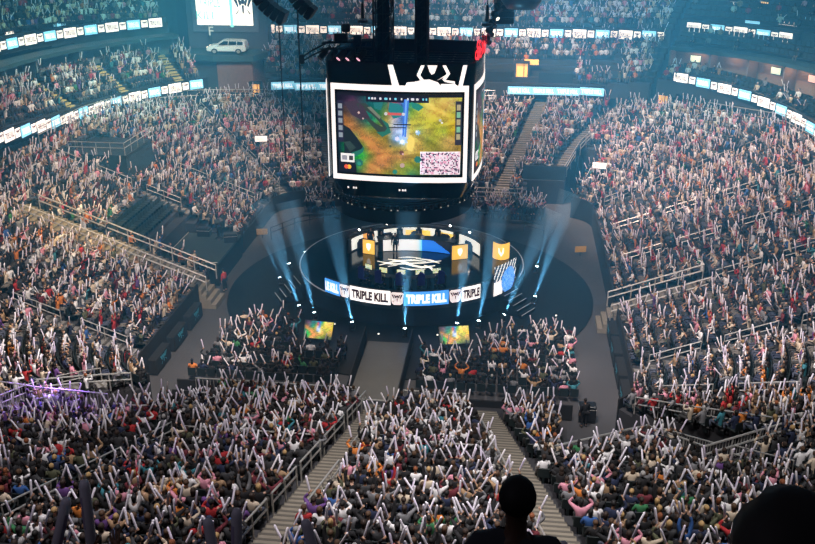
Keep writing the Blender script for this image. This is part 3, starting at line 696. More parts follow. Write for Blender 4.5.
part_label(q.build('floor_drawing', M_draw, STG), 'cream lines of a crest drawn on the stage floor')
def ring_path(a0, a1, r, cx_=0., cy_=0., n=60): return Path([(cx_+r*math.cos(math.radians(lerp(a0,a1,j/n))), cy_+r*math.sin(math.radians(lerp(a0,a1,j/n)))) for j in range(n+1)])
RP = ring_path(-127.5, -20, SR+.12); sa = lambda a: math.radians(a+127.5)*(SR+.12)
RB = thing('stage_ribbon', 'curved LED ribbon on the front edge of the round stage', 'LED board', (SX, SY, 0))
part_label(strip(RP, 0, RP.L, SZ-.1, SZ+1.22, -.05, .12).build('backing', M_case, RB), 'black backing')
M_blue2 = mat('strong_blue_led', (.08,.36,.95), .5, emit=1.0)
for a0, a1, tx, blue in ((-127.2,-118.2,'LE KILL',1), (-112.4,-93,'TRIPLE KILL',0), (-87,-67,'TRIPLE KILL',1), (-60.6,-51,'TRIPLE',0)):
    p = part_label(strip(RP, sa(a0), sa(a1), SZ+.20, SZ+1.18, .02, .05, .2).build('panel', M_blue2 if blue else M_white_led, RB), 'blue panel' if blue else 'white panel')
    v, f, tw = text_geo(tx, .64, .055); wd = sa(a1)-sa(a0)
    wrap(RP, v, f, (sa(a0)+sa(a1))/2, SZ+.69, .04, wd*.90/tw).build('lettering', M_text_white if blue else M_text_dark, p)
M_pinkled = mat('pinkish_led', (1.,.86,.84), .5, emit=.9)
for a in (-115.3, -90, -63.8):
    p = MB()
    for ring in ([(-.42,.36),(-.30,.44),(.30,.44),(.42,.36),(.36,-.30),(.22,-.44),(-.22,-.44),(-.36,-.30)],):
        p.add([(*RP.at(sa(a)+x, .02), SZ+.69+z) for x, z in ring], [tuple(range(7,-1,-1))])
    p = part_label(p.build('panel', M_pinkled, RB), 'pale crest between two panels')
    wrap(RP, [(x*.62,y*.62) for x,y in _ev], _ef, sa(a), SZ+.69, .04).build('emblem', M_text_dark, p)
def char_col(x, y):
    d = math.hypot((x-.62)/.32, (y-.62)/.42); n = RNG.normal(0,.06)
    if d < 1: return tuple(np.clip(np.array((.12,.35,.85))+n, 0, 1))
    if (x*7+y*3) % 1 < .30 and y < .75: return (.9,.93,.97)
    if y > .55 and x < .35: return (.9,.88,.86)
    return tuple(np.clip(np.array((.01,.03,.06))+abs(n)*.3, 0, 1))
part_label(video(RP, sa(-43), sa(-26), SZ-.05, SZ+2.1, .03, char_col, 40, 26).build('picture_panel', M_screen, RB), 'taller end panel with white and blue artwork')
# far LED wall with bright portraits, desks and side screens
def port_col(x, y):
    k = x*5.2 % 1; b = int(x*5.2); n = RNG.normal(0,.05)
    if (k-.5)**2/.05 + (y-.75)**2/.25 < 1: return (.01,.012,.02)
    if b in (2,3) and k > .15 and y > .2: return tuple(np.clip(np.array((.95,.66,.12))+n, 0, 1))
    if b == 0 and .55 < k: return (.85,.38,.08)
    return tuple(np.clip(np.array((.78,.80,.74))+n*2, 0, 1))
W = thing('portrait_wall', 'curved rear LED wall with white and yellow player portraits', 'LED wall', (SX, SY, SZ)); WP = ring_path(160, 20, 5.3, .15, -1.1); WP2 = Path(WP.p[::1])
M_frameb = M_case
part_label(strip(WP, 0, WP.L, 0, 1.1, -.02, .15).build('backing', M_frameb, W), 'black backing')
video(WP, WP.L*.03, WP.L*.97, .12, 1.05, .02, port_col, 110, 10).build('picture', M_screen, W)
b = MB()
for z in (1.2, 1.42): b.tube([(*WP.at(WP.L*t, 0), z) for t in np.linspace(0,1,30)], .05, 5)
for t in np.linspace(0,1,30): b.tube([(*WP.at(WP.L*t, 0), 1.2), (*WP.at(min(WP.L*(t+.03),WP.L), 0), 1.42)], .025, 4)
b.build('top_truss', M_dark, W)
M_hot = mat('hot_lens', (1,1,1), .3, emit=14, emit_col=(1.,.97,.92))
for t in (.10,.30,.52,.70,.86):
    x, y = WP.at(WP.L*t, .1); o = MB().box((x,y,1.62), (.3,.3,.34), 0, .05).build('lamp', M_case, W); MB().ball((x,y-.18,1.62), .11 if t in (.30,.52) else .07, 8, 6).build('lens', M_hot, o)
def white_wall_col(x, y):
    if x < .50: return (.80,.80,.78)
    if x < .58: t = (x-.5)/.08; return (lerp(.75,.05,t), lerp(.8,.6,t), lerp(.8,.85,t))
    c = .62 + .30*(1-y)*0 + y*.12
    return (.02,.18,.75) if x < c+.12+.16*y else (.008,.01,.02)
DK = thing('team_desk', 'long curved far team desk fronted by a white and blue screen', 'desk', (SX, SY, SZ)); DP = ring_path(111, 69, 8.0, .2, -6.1)
strip(DP, 0, DP.L, 0, .95, 0, .10).build('front_panel', M_case, DK)
part_label(video(DP, DP.L*.06, DP.L*.94, .04, .92, .03, white_wall_col, 80, 14).build('front_screen', M_screen, DK), 'white screen turning cyan and deep blue')
b = strip(DP, 0, DP.L, .95, 1.0, .06, .80); b.build('desk_top', M_case, DK)
M_yel, M_yel_d = mat('yellow_led', (1.,.60,.10), .5, emit=1.0), mat('icon_white', (1.,.95,.85), .5, emit=1.6)
def side_screen(label, pts, h):
    P_ = Path(pts); root = thing('side_screen', label, 'LED screen', (SX, SY, SZ), 0, 'yellow side screens on the stage')
    strip(P_, 0, P_.L, 0, h, -.02, .14).build('cabinet', M_case, root); pn = strip(P_, .02, P_.L-.02, .03, h-.03, .03, .04, .15).build('panel', M_yel, root)
    sh = [(-.2,.3),(0,.36),(.2,.3),(.19,-.05),(0,-.34),(-.19,-.05)]; k = h*.75
    wrap(P_, [(x*k,y*k) for x,y in sh], [tuple(range(5,-1,-1))], P_.L/2, h/2, .05, min(1, P_.L/.9)).build('icon', M_yel_d, pn)
    return root
side_screen('yellow stage screen with a white shield icon left of the desk', [(-3.8,.95),(-2.85,.7)], 1.15)
side_screen('yellow stage screen with a white shield icon right of the desk', [(2.95,.3),(4.1,.8)], 1.15)
side_screen('yellow curved stage screen standing alone at the far right stage edge', [(5.95,1.2),(6.2,.85),(6.55,.7),(6.9,.85),(7.15,1.2)][0:5], 1.3)
# near row of players: desks, monitors (chairs and players are placed with the people)
for i, a in enumerate((-121, -107, -92, -77, -63)):
    r = 5.35; x, y = SX + r*math.cos(math.radians(a)), SY + r*math.sin(math.radians(a)); nm = ordinal(i+1)
    t = thing('player_desk', f'small black desk, {nm} from the left in the near team row', 'desk', (x, y, SZ), math.radians(a+90), 'near team desks')
    MB().box((0,.35,.74), (1.25,.6,.05), 0, .015).build('desk_top', M_case, t)
    for sx in (-.58,.58): MB().box((sx,.35,.36), (.05,.55,.72)).build('leg', M_case, t)
    m = thing('monitor', f'lit monitor on the {nm} near team desk from the left', 'monitor', (x - .45*math.sin(math.radians(a+90)), y + .45*math.cos(math.radians(a+90)), SZ+.765), math.radians(a+90), 'near team monitors')
    MB().box((0,0,.32), (.62,.04,.37), 0, .01).build('bezel', M_case, m); s_ = MB()
    for ix in range(6):
        for iz in range(4): s_.add([(-.29+ix*.097,-.025,.15+iz*.085),(-.29+(ix+1)*.097,-.025,.15+iz*.085),(-.29+(ix+1)*.097,-.025,.15+(iz+1)*.085),(-.29+ix*.097,-.025,.15+(iz+1)*.085)], [(0,1,2,3)], random.choice([(.75,.75,.35),(.5,.65,.4),(.8,.8,.7),(.3,.4,.3)]))
    s_.build('picture', M_screen, m); MB().tube([(0,.02,0),(0,.02,.16)], .03, 6).build('stand', M_case, m); MB().box((0,.02,.01),(.24,.16,.02)).build('foot', M_case, m)
# steps with lit nosings
for lab, ang, sgn in (('lit black steps at the left edge of the round stage', -150, 1), ('lit black steps at the right edge of the round stage', -33, -1)):
    a = math.radians(ang); root = thing('stage_steps', lab, 'steps', (SX+SR*math.cos(a), SY+SR*math.sin(a), 0), a)
    for k in range(5):
        x = 1.75 - k*.36; h = .26*(k+1); o = MB().box((x, 0, h/2), (.36, 1.7, h)).build('step', M_matte, root); MB().box((x+.16, 0, h+.006), (.035, 1.66, .012)).build('nosing', M_edge, o)
# floor beams: moving lamps standing on the floor
BEAMS = [((-7.0,-4.75),(-.42,.30,1)), ((-5.75,-5.75),(-.26,.26,1)), ((-3.0,-6.9),(-.22,.22,1)), ((.5,-7.45),(0.0,.2,1)), ((3.75,-6.3),(.10,.22,1)), ((5.15,-5.75),(.14,.2,1)), ((6.75,-4.6),(.40,.30,1)), ((8.85,-1.4),(.30,.30,1)),
         ((-9.47,-.15),(-.46,.3,1)), ((-9.45,2.55),(-.34,.25,1)), ((-8.78,5.1),(-.25,.2,1)), ((9.07,4.11),(.25,.2,1))]
M_beamlens = mat('beam_lens', (.7,.9,1.), .3, emit=30, emit_col=(.6,.85,1.))
BEAM_POS = []
for i, ((x, y), d) in enumerate(BEAMS):
    nm = ['first','second','third','fourth','fifth','sixth','seventh','eighth'][i] + ' from the left of the near arc' if i < 8 else ['beside the left aisle', 'at the far left floor edge', 'at the far left below the rail', 'at the far right floor edge'][i-8]
    root = thing('beam_lamp', f'floor lamp throwing a blue beam, {nm}', 'stage lamp', (x, y, .03), 0, 'floor lamps with blue beams')
    MB().box((0,0,.06), (.34,.34,.12), 0, .02).build('base', M_case, root)
    for s_ in (-.17,.17): MB().box((s_,0,.24), (.05,.12,.3)).build('yoke', M_case, root)
    dv = Vector(d).normalized(); c = Vector((0,0,.34)); h = MB().tube([c-dv*.2, c-dv*.1, c+dv*.16, c+dv*.22], [.07,.13,.12,.13], 10).build('lamp_head', M_case, root)
    MB().tube([c+dv*.22, c+dv*.235], .10, 12).build('lens', M_beamlens, h)
    BEAM_POS.append((Vector((x,y,.03))+c+dv*.3, dv, i < 8))
for i, (x, y) in enumerate(((-4.3,-6.4),(-1.2,-7.5),(2.6,-7.2),(10.3,-3.4),(10.9,-6.),(7.5,-6.8))):
    r_ = thing('floor_marker', f'tiny pale floor light on the black floor, {ordinal(i+1)} from the left', 'lamp', (x,y,.03), 0, 'tiny lights on the black floor'); MB().box((0,0,.05),(.14,.14,.1),0,.02).build('housing', M_case, r_); MB().ball((0,0,.1), .06, 8, 5).build('lens', M_lens, r_)
# two tilted picture monitors facing the near stand
for lab, x, y, rz in (('tilted floor screen showing a green game map, left of the walkway', -4.9, -9.2, -.10), ('tilted floor screen showing a green game map, right of the walkway', 3.85, -8.9, .22)):
    t = thing('floor_screen', lab, 'screen', (x, y, .03), rz, 'tilted floor screens'); tl = math.radians(38); cs, sn = math.cos(tl), math.sin(tl)
    def T(b): b.v = [(p[0], p[1]*cs + p[2]*sn, p[2]*cs - p[1]*sn) for p in b.v]; b.v = [(p[0], p[1], p[2]+.35) for p in b.v]; return b
    T(MB().box((0,.05,.62), (1.95,.08,1.2), 0, .02)).build('bezel', M_case, t)
    P_ = Path([(-.93,0),(.93,0)]); vb = video(P_, 0, 1.86, .06, 1.18, .005, game_col, 36, 22); T(vb).build('picture', M_screen, t)
    b = MB()
    for s_ in (-.7,.7): b.tube([(s_,.35,0),(s_,.1,.6)], .035, 6); b.tube([(s_,-.35,0),(s_,.1,.6)], .035, 6)
    b.build('stand', M_dark, t)
# walkway from the near stairs to the stage, with black side walls
b = MB(); b.box((-.3,-12.9,.02), (2.9,8.9,.12)); struct(b.build('floor_walkway', mat('walkway_floor', (.13,.125,.115), .33, noise=.2, nscale=.6)))
for lab, p0, p1 in (('low black partition on the left side of the walkway', (-1.9,-8.3), (-1.75,-17.1)), ('low black partition on the right side of the walkway', (1.1,-8.3), (1.15,-17.1))):
    t = thing('partition', lab, 'partition', (*p0,0), 0, 'black partitions of the walkway'); dx, dy = p1[0]-p0[0], p1[1]-p0[1]; L = math.hypot(dx,dy)
    MB().box((dx/2,dy/2,.5), (L,.08,1.0), math.atan2(dy,dx)).build('panel', M_black, t)
    MB().tube([(0,0,1.02),(dx,dy,1.02)], .035, 6).build('top_rail', M_dark, t)
b = MB(); b.box((-7.1,-16.3,.55),(8.6,.12,1.1)); struct(b.build('wall_floor_left', M_black))
b = MB(); b.box((6.6,-16.3,.45),(8.2,.12,.9)); struct(b.build('wall_floor_right', M_black))
# ------------------------------------------------------------------ platforms in the stands
def uz_box(b, ua, ub, da, db, z0, z1, n=4):
    for j in range(n):
        a, c = lerp(ua,ub,j/n), lerp(ua,ub,(j+1)/n); b.slab([bxy(a,da), bxy(c,da), bxy(c,db), bxy(a,db)], z0, z1)
    return b
BP = thing('broadcast_platform', 'low flat black platform set into the left stand beside the stage', 'platform', (-16, 2.1, 0))
MB().box((0,0,1.75), (4.3,6.0,.16)).build('deck', mat('grey_black_deck', (.035,.05,.052), .6, noise=.2, nscale=1.), BP); MB().box((0,0,.83), (4.2,5.9,1.66)).build('skirt', M_black, BP)
b = MB(); b.tube([(-2.1,-2.98,1.84),(2.1,-2.98,1.84)], .03, 5); b.tube([(-2.1,-2.98,1.84),(-2.1,2.98,1.84)], .03, 5); part_label(b.build('edge_trim', M_rail, BP), 'pale edge strip')
cam_ = thing('broadcast_camera', 'black broadcast camera on a pedestal at the rear of the left platform', 'camera', (-15.3, 3.9, 1.83))
MB().lathe([(.35,0),(.3,.1),(.1,.2),(.09,1.0),(0,1.0)], n=12).build('pedestal', M_case, cam_); b = MB().box((0,0,1.25), (.45,.9,.42), .4, .04); b.build('body', M_case, cam_); MB().tube([(.15,-.3,1.25),(.5,-.95,1.22)], .14, 10).build('lens', M_dark, cam_)
for i, (x, y) in enumerate(((-16.6,4.4),(-14.2,3.4))):
    f = thing('flight_case', ('black flight case behind' if i == 0 else 'black flight case in front of') + ' the broadcast camera on the left platform', 'case', (x, y, 1.83), .3*i); MB().box((0,0,.35), (1.0,.6,.7), 0, .03).build('body', M_case, f); MB().box((0,0,.5), (1.02,.62,.03)).build('lid_seam', M_rail, f)
UP = thing('camera_platform', 'dark raised platform at the back of the left stand, under the ribbon board', 'platform', (*bxy(114.3, 10.4), 0))
c0 = Vector(bxy(114.3, 10.4)); b = uz_box(MB(), 111.6, 117.1, 9.7, 14.7, 4.2, 6.85); b.v = [(p[0]-c0.x, p[1]-c0.y, p[2]) for p in b.v]; b.build('skirt', mat('teal_black_wall', (.012,.022,.03), .8), UP)
b = uz_box(MB(), 111.6, 117.1, 9.65, 14.7, 6.85, 7.0); b.v = [(p[0]-c0.x, p[1]-c0.y, p[2]) for p in b.v]; b.build('deck', M_case, UP)
rail('thin handrail round the dark raised platform of the left stand', [(*bxy(111.7,9.8),7.0), (*bxy(117,9.8),7.0), (*bxy(117,14.5),7.0)], 1.0, post=1.2)
# front row banners on tables, left and right of the floor
M_teal = mat('teal_glow_print', (.05,.30,.40), .6, emit=.06)  # printed crest is given a faint glow of its own
def banner(label, u, grp):
    (x, y), n = bxy(u, -.42), frame(u)[1]; rz = math.atan2(n[1], n[0]) + PI/2; t = thing('draped_table', label, 'table', (x, y, 0), rz, grp)
    MB().box((0,0,.5), (2.3,.6,1.0), 0, .04).build('drape', M_black, t); q = MB(); q.add([(-px*.85, .315, .6+pz*.62) for px, pz in _ev][::1], [tuple(reversed(f)) for f in _ef]); part_label(q.build('emblem', M_teal, t), 'teal winged crest')
for i, u in enumerate((132.2, 135.2, 138.2)): banner(f'black table with teal crest, left floor edge, {["farthest of three","middle of three","nearest of three"][i]}', u, 'draped tables left of the floor')
for i, u in enumerate((34.9, 37.6, 40.3, 42.9)): banner(f'black table with teal crest, right floor edge, {ordinal(i+1)} from the near end', u, 'draped tables right of the floor')
t = thing('road_case', 'dark road case on the floor beside the near right tunnel', 'case', (11.5, -16.2, 0)); MB().box((0,0,.5), (.9,.6,1.0), 0, .04).build('body', M_case, t); MB().box((0,0,.8), (.92,.62,.03)).build('lid_seam', M_rail, t)
for lab, x, y in (('small yellow sign on the far left floor edge', -13.4, 9.2), ('small yellow sign on the far right floor edge', 12.6, 8.2)):
    t = thing('floor_sign', lab, 'sign', (x,y,0)); MB().box((0,0,.55), (.9,.06,.5), .2, .02).build('panel', mat('yellow_sign', (.55,.33,.06), .6), t); MB().tube([(0,.02,0),(0,.02,.4)], .03, 5).build('post', M_dark, t)
for lab, u, d, w in (('white lit word sign at the front of the right stand by the far tunnel', 71.6, 3.5, 1.3), ('white lit word sign at the front of the far left stand', 103.2, 6.5, 1.2)):
    (x, y), n = bxy(u, d), frame(u)[1]; t = thing('hanging_sign', lab, 'sign', (x, y, zat(u,d)+1.3), math.radians(-12) if u < 90 else .2); MB().box((0,0,.35), (w,.08,.6), 0, .02).build('cabinet', M_case, t); pn = MB().box((0,-.05,.35), (w-.08,.03,.52)).build('panel', M_white_led, t)
    v, f, tw = text_geo('KILL', .3); MB().add([(p[0], -.072, .35+p[1]) for p in v], f).build('lettering', M_text_dark, pn); MB().tube([(0,.02,-1.35),(0,.02,.1)], .05, 6).build('post', M_dark, t)

# ------------------------------------------------------------------ car corner
b = MB(); b.slab([(-28.6,34.5),(-24.6,33.6),(-20.4,33.9),(-19.6,36.8),(-21,40),(-29,40)], 10.15, 10.75); part_ = b.build('trim_car_ledge', mat('teal_fascia', (.03,.07,.085), .6)); struct(part_)
b = MB(); b.slab([(-24.5,34.3),(-20.7,34.5),(-20.7,40),(-24.5,40)], 3.5, 10.2); struct(b.build('wall_car_corner', M_brown))
b = MB(); b.slab([(-28.3,35.2),(-24.45,34.4),(-24.45,40),(-28.3,40)], 3.5, 10.2); struct(b.build('wall_car_side', mat('brown_dark_panel', (.05,.05,.055), .8)))
b = MB(); b.slab([(-28.8,38.4),(-19.9,38.4),(-19.9,40),(-28.8,40)], 10.7, 26); struct(b.build('wall_billboard', mat('slate_panel', (.055,.065,.095), .7)))
BB = thing('billboard', 'bright white billboard screen above the parked car', 'billboard', (-24.4, 38.2, 12.95), 0)
MB().box((0,-.02,2.2), (7.4,.16,5.2), 0, .03).build('cabinet', mat('slate_frame', (.10,.12,.17), .6), BB); MB().box((-.05,-.12,2.5), (6.2,.05,4.3)).build('panel', mat('billboard_white', (.93,1.,.97), .5, emit=1.5), BB)
MB().box((.72,-.16,2.4), (.32,.03,4.5)).build('stripe', mat('cyan_led', (.25,.85,.85), .5, emit=1.1), BB)
M_cyan_t = mat('pale_cyan_print', (.25,.75,.72), .5, emit=.55)
for w_, z in (('TRIPLE', 2.65), ('KILL', 1.35)):
    v, f, tw = text_geo(w_, .85); MB().add([(-1.6+p[0]*min(1,2.4/tw) - (0 if w_ == 'TRIPLE' else .45), -.155, z+p[1]) for p in v], f).build('lettering', M_cyan_t, BB)
MB().add([(2.05+x*1.75, -.155, 2.3+y*1.9) for x, y in _ev], _ef).build('emblem', mat('purple_print', (.12,.08,.14), .6), BB)
CAR = thing('car', 'white SUV parked on the corner ledge under the billboard', 'car', (-23.55, 35.6, 10.75), math.radians(184)); CAR.scale = (.9,.92,.80)
M_cw = mat('white_paint', (.82,.84,.87), .28); M_glass = mat('dark_car_glass', (.01,.012,.016), .1); M_tyre = mat('tyre_rubber', (.012,.012,.012), .8)
prof = [(-2.28,.42),(-2.33,.75),(-2.25,1.12),(-2.15,1.62),(-1.7,1.72),(.2,1.76),(.55,1.70),(1.25,1.16),(2.05,1.02),(2.32,.85),(2.36,.5),(2.2,.34),(-2.1,.34)]
q = MB(); n = len(prof)
for yy, sc_, ins in ((-.94,1,.0),(.94,1,.0)):
    q.add([(x, yy*(1 if z < 1.14 else .80), z) for x, z in prof], [tuple(range(n)) if yy < 0 else tuple(range(n-1,-1,-1))])
q.f += [(i, n+i, n+(i+1)%n, (i+1)%n) for i in range(n)]
o = q.build('body', M_cw, CAR); md = o.modifiers.new('bevel', 'BEVEL'); md.width = .06; md.segments = 2
for s_ in (-1,1):
    g = lambda pts: MB().add([(x, s_*(.955 - (z-1.14)*.30), z) for x, z in pts], [tuple(range(len(pts)))[::s_]])
    for pts in ([(-2.0,1.2),(-1.95,1.6),(-1.35,1.66),(-1.3,1.2)], [(-1.22,1.2),(-1.25,1.66),(-.35,1.68),(-.3,1.2)], [(-.22,1.2),(-.26,1.68),(.25,1.68),(.98,1.2)]): g(pts).build('side_window', M_glass, CAR)
    for x in (-1.42,1.42):
        w_ = MB().tube([(x, s_*.72, .36),(x, s_*.97, .36)], .37, 20).build('wheel', M_tyre, CAR); MB().tube([(x, s_*.975, .36),(x, s_*.985, .36)], .22, 12).build('rim', M_rail, w_)
    MB().box((2.28, s_*.68, .86), (.12,.36,.14), 0, .03).build('headlamp', M_lens, CAR); MB().box((-2.27, s_*.75, 1.0), (.1,.2,.3), 0, .03).build('tail_lamp', mat('red_lamp', (.4,.01,.01), .3), CAR)
    MB().tube([(-1.8,s_*.68,1.79),(.3,s_*.68,1.81)], .03, 6).build('roof_rail', M_dark, CAR); MB().box((.85,s_*1.04,1.2), (.16,.2,.14), 0, .04).build('mirror', M_cw, CAR)
MB().add([(.62,-.74,1.68),(.62,.74,1.68),(1.22,.88,1.2),(1.22,-.88,1.2)], [(0,1,2,3)]).build('windscreen', M_glass, CAR); MB().box((2.34,0,.7), (.06,1.1,.26), 0, .02).build('grille', M_dark, CAR)
t = thing('letter_sign', 'small pale sign standing on the ledge beside the car', 'sign', (-25.6, 36.6, 10.75)); v, f, tw = text_geo('F', .9); MB().add([(p[0], 0, 2.1+p[1]) for p in v]+[(p[0], .08, 2.1+p[1]) for p in v], f+[tuple(i+len(v) for i in reversed(q_)) for q_ in f]).build('lettering', mat('pale_letter', (.6,.62,.6), .5, emit=.25), t); MB().tube([(0,.04,0),(0,.04,1.75)], .05, 6).build('post', M_dark, t)
# lit doorways at the back of the stands
def doorway(i, x, y, z, w, h, rz=0.):
    c, s = math.cos(rz), math.sin(rz); root = thing(f'door_{i}', None, None, (x,y,z), rz); root['kind'] = 'structure'
    MB().box((0,.5,h/2), (w,.9,h)).build('lit_opening', M_doorlit, root); b = MB(); b.box((-w/2-.12,0,h/2),(.2,.5,h+.2)); b.box((w/2+.12,0,h/2),(.2,.5,h+.2)); b.box((0,0,h+.15),(w+.44,.5,.25)); b.build('frame', M_wall, root); MB().box((w*.18,-.0,h*.5),(.08,.08,h)).build('door_edge', mat('amber_dark', (.35,.17,.05), .6), root)
doorway(1, -20.35, 34.1, 5.9, .85, 1.9); doorway(2, 21.9, 34.2, 6.7, 1.05, 2.3, -.5); doorway(3, 7.6, 38.2, 7.7, 1.2, 2.1)
b = MB(); b.box((0,0,.3),(1.5,.05,.55)); 
w3 = b.build('window_1', M_doorlit); w3.location = (8.6, 38.6, 9.6); struct(w3)
# dark vomitory blocks of the far middle tier
for i, (x, w_) in enumerate(((5.0,3.2),(11.2,3.6),(16.5,2.6))):
    b = MB(); b.box((x, 38.6, 8.1), (w_, 1.6, 1.7)); struct(b.build(f'wall_vomitory', M_black))
# suites behind the right and left middle tiers
def suites(nm, ua, ub, d, z0, z1, n, lit, mw):
    b = uz_box(MB(), ua, ub, d+1.6, d+1.8, z0-.6, z1, n*2); struct(b.build('wall_suite_' + nm, mw))
    b = uz_box(MB(), ua, ub, d-.3, d+1.8, z1, z1+.35, n*2); struct(b.build('trim_suite_' + nm, mat('teal_fascia2', (.02,.05,.06), .6)))
    for k in range(n+1):
        u = lerp(ua, ub, k/n); x, y = bxy(u, d+.8); nn = frame(u)[1]; b = MB(); b.box((x,y,(z0+z1)/2-.2), (1.5,.18,z1-z0+.4), math.atan2(nn[1],nn[0])); struct(b.build('wall_suite_divider', mw))
    for k in lit:
        u = lerp(ua, ub, (k+.5)/n); x, y = bxy(u, d+1.5); nn = frame(u)[1]; t = thing('suite_screen', f'small lit television on the back wall of the {ordinal(n-k)} suite from the left, {nm} stand', 'television', (x, y, z0+.55), math.atan2(nn[1],nn[0])-PI/2, 'televisions in the suites')
        MB().box((0,0,.35),(1.15,.08,.68),0,.02).build('bezel', M_case, t); MB().box((0,-.05,.35),(1.07,.02,.6)).build('picture', mat('tv_red_white', (.9,.55,.5), .5, emit=1.0) if k % 2 else mat('tv_green_white', (.7,.9,.75), .5, emit=.8), t)
for u in (71.4, 70.2, 69.0, 67.8, 66.6, 65.4):
    l = bpy.data.lights.new('suite_light', 'POINT'); l.energy = 60; l.color = (1.,.72,.48); l.shadow_soft_size = .15; o = bpy.data.objects.new('suite_light', l); COL.objects.link(o); o.location = (*bxy(u, 20.8), 11.7)
suites('right', 60, 72.2, 20.2, 10.2, 12.0, 9, (4,5,6,8), mat('suite_wall', (.20,.13,.10), .8))
suites('left', 104, 121, 22.4, 11.3, 12.5, 10, (), mat('suite_wall_grey', (.16,.18,.19), .8))
for i, (u, d, z) in enumerate(((66.9,21.4,10.5),(70.2,25.5,16.6),(68.2,27,17.5))):
    x, y = bxy(u, d); t = thing('bar_light', f'small warm bar light in the right stand, {["inside a suite","above the upper ribbon","highest, near the frame edge"][i]}', 'lamp', (x,y,z), -1.0)
    MB().box((0,0,0),(1.0,.1,.12),0,.02).build('housing', M_case, t)
    for k in range(4): MB().ball((-.36+.24*k,-.06,0), .08, 8, 5).build('bulb', M_doorlit, t)
for i, (u, d, z, w_) in enumerate(((70.4,25.0,14.55,1.6),(69.4,25.2,14.75,2.2),(68.9,26.,15.3,1.5),(71.3,27.5,15.9,.8),(107.3,25.2,14.55,1.5),(109,25.2,14.5,1.2))):
    x, y = bxy(u, d); nn = frame(u)[1]; t = thing('concourse_sign', f'blurred bright sign behind the upper {"right" if u < 90 else "left"} ribbon, {ordinal(i+1) if i < 4 else ordinal(i-3)} from the frame centre', 'sign', (x,y,z), math.atan2(nn[1],nn[0])-PI/2, 'bright signs behind the upper ribbons')
    MB().box((0,0,.2),(w_,.1,.4),0,.02).build('cabinet', M_case, t); MB().box((0,-.055,.2),(w_-.06,.02,.32)).build('panel', M_white_led if i % 2 else M_blue_led, t)
# ------------------------------------------------------------------ people
POSES = [  # (left hand, right hand, [stick directions L, R or None], lean)
    dict(n='raising two white sticks in a V', L=(-.24,.22,1.28), R=(.24,.22,1.28), s=((-.35,.1,1),(.35,.1,1))),
    dict(n='holding two white sticks high overhead', L=(-.16,.12,1.52), R=(.16,.12,1.52), s=((-.12,.05,1),(.18,.0,1))),
    dict(n='crossing two white sticks', L=(-.15,.30,1.12), R=(.15,.30,1.12), s=((.34,.2,1),(-.34,.2,1))),
    dict(n='raising one white stick', L=(-.13,.30,.62), R=(.26,.20,1.36), s=(None,(.22,.1,1))),
    dict(n='sitting with hands in lap', L=(-.13,.28,.60), R=(.13,.28,.60), s=(None,None)),
    dict(n='resting two white sticks low', L=(-.16,.32,.86), R=(.18,.32,.86), s=((-.5,.35,.7),(.25,.5,.8))),
    dict(n='raising one white stick', L=(-.27,.2,1.34), R=(.14,.30,.62), s=((-.3,.05,1),None)),
]
def ik(S, H, l1=.29, l2=.27, pole=Vector((0,-.1,-1))):
    S, H = Vector(S), Vector(H); d = (H-S); L = d.length
    if L > (l1+l2)*.995: H = S + d*((l1+l2)*.995/L); d = H-S; L = d.length
    a = (l1*l1 - l2*l2 + L*L)/(2*L); h = math.sqrt(max(l1*l1-a*a, 0)); n = d.normalized(); p = pole - n*pole.dot(n)
    if p.length < 1e-3: p = Vector((1,0,0))
    return S + n*a + p.normalized()*h, H
def joints(pose, stand=False):
    """sitting (hips .48 above the floor) or standing, facing +y"""
    z0 = .48 if not stand else .90; J = {}
    J['pelvis'] = Vector((0,0,z0+.02)); J['spine'] = Vector((0,.0,z0+.20)); J['chest'] = Vector((0,.03,z0+.38)); J['neck'] = Vector((0,.04,z0+.56)); J['jaw'] = Vector((0,.065,z0+.635)); J['head'] = Vector((0,.06,z0+.72)); J['crown'] = Vector((0,.045,z0+.80))
    up_ = 0 if not stand else .42
    for s, k in ((-1,'L'),(1,'R')):
        J['sh'+k] = Vector((s*.185,.02,z0+.50)); H = Vector(pose[k]) + Vector((0,0,up_))
        J['el'+k], J['wr'+k] = ik(J['sh'+k], H, pole=Vector((s*.7,-.2,-1)))
        J['hip'+k] = Vector((s*.10,.02,z0))
        if stand: J['kn'+k] = Vector((s*.11,.03,.48)); J['an'+k] = Vector((s*.12,0,.08)); J['toe'+k] = Vector((s*.14,.17,.03))
        else: J['kn'+k] = Vector((s*.14,.44,.50)); J['an'+k] = Vector((s*.13,.42,.09)); J['toe'+k] = Vector((s*.15,.58,.03))
    return J
def sticks_of(pose, J):
    out = []
    for k, d in zip('LR', pose['s']):
        if d is not None: d = Vector(d).normalized(); out.append((J['wr'+k] + Vector((0,.03,.05)), d))
    return out
STICK_L, STICK_R = .52, .036
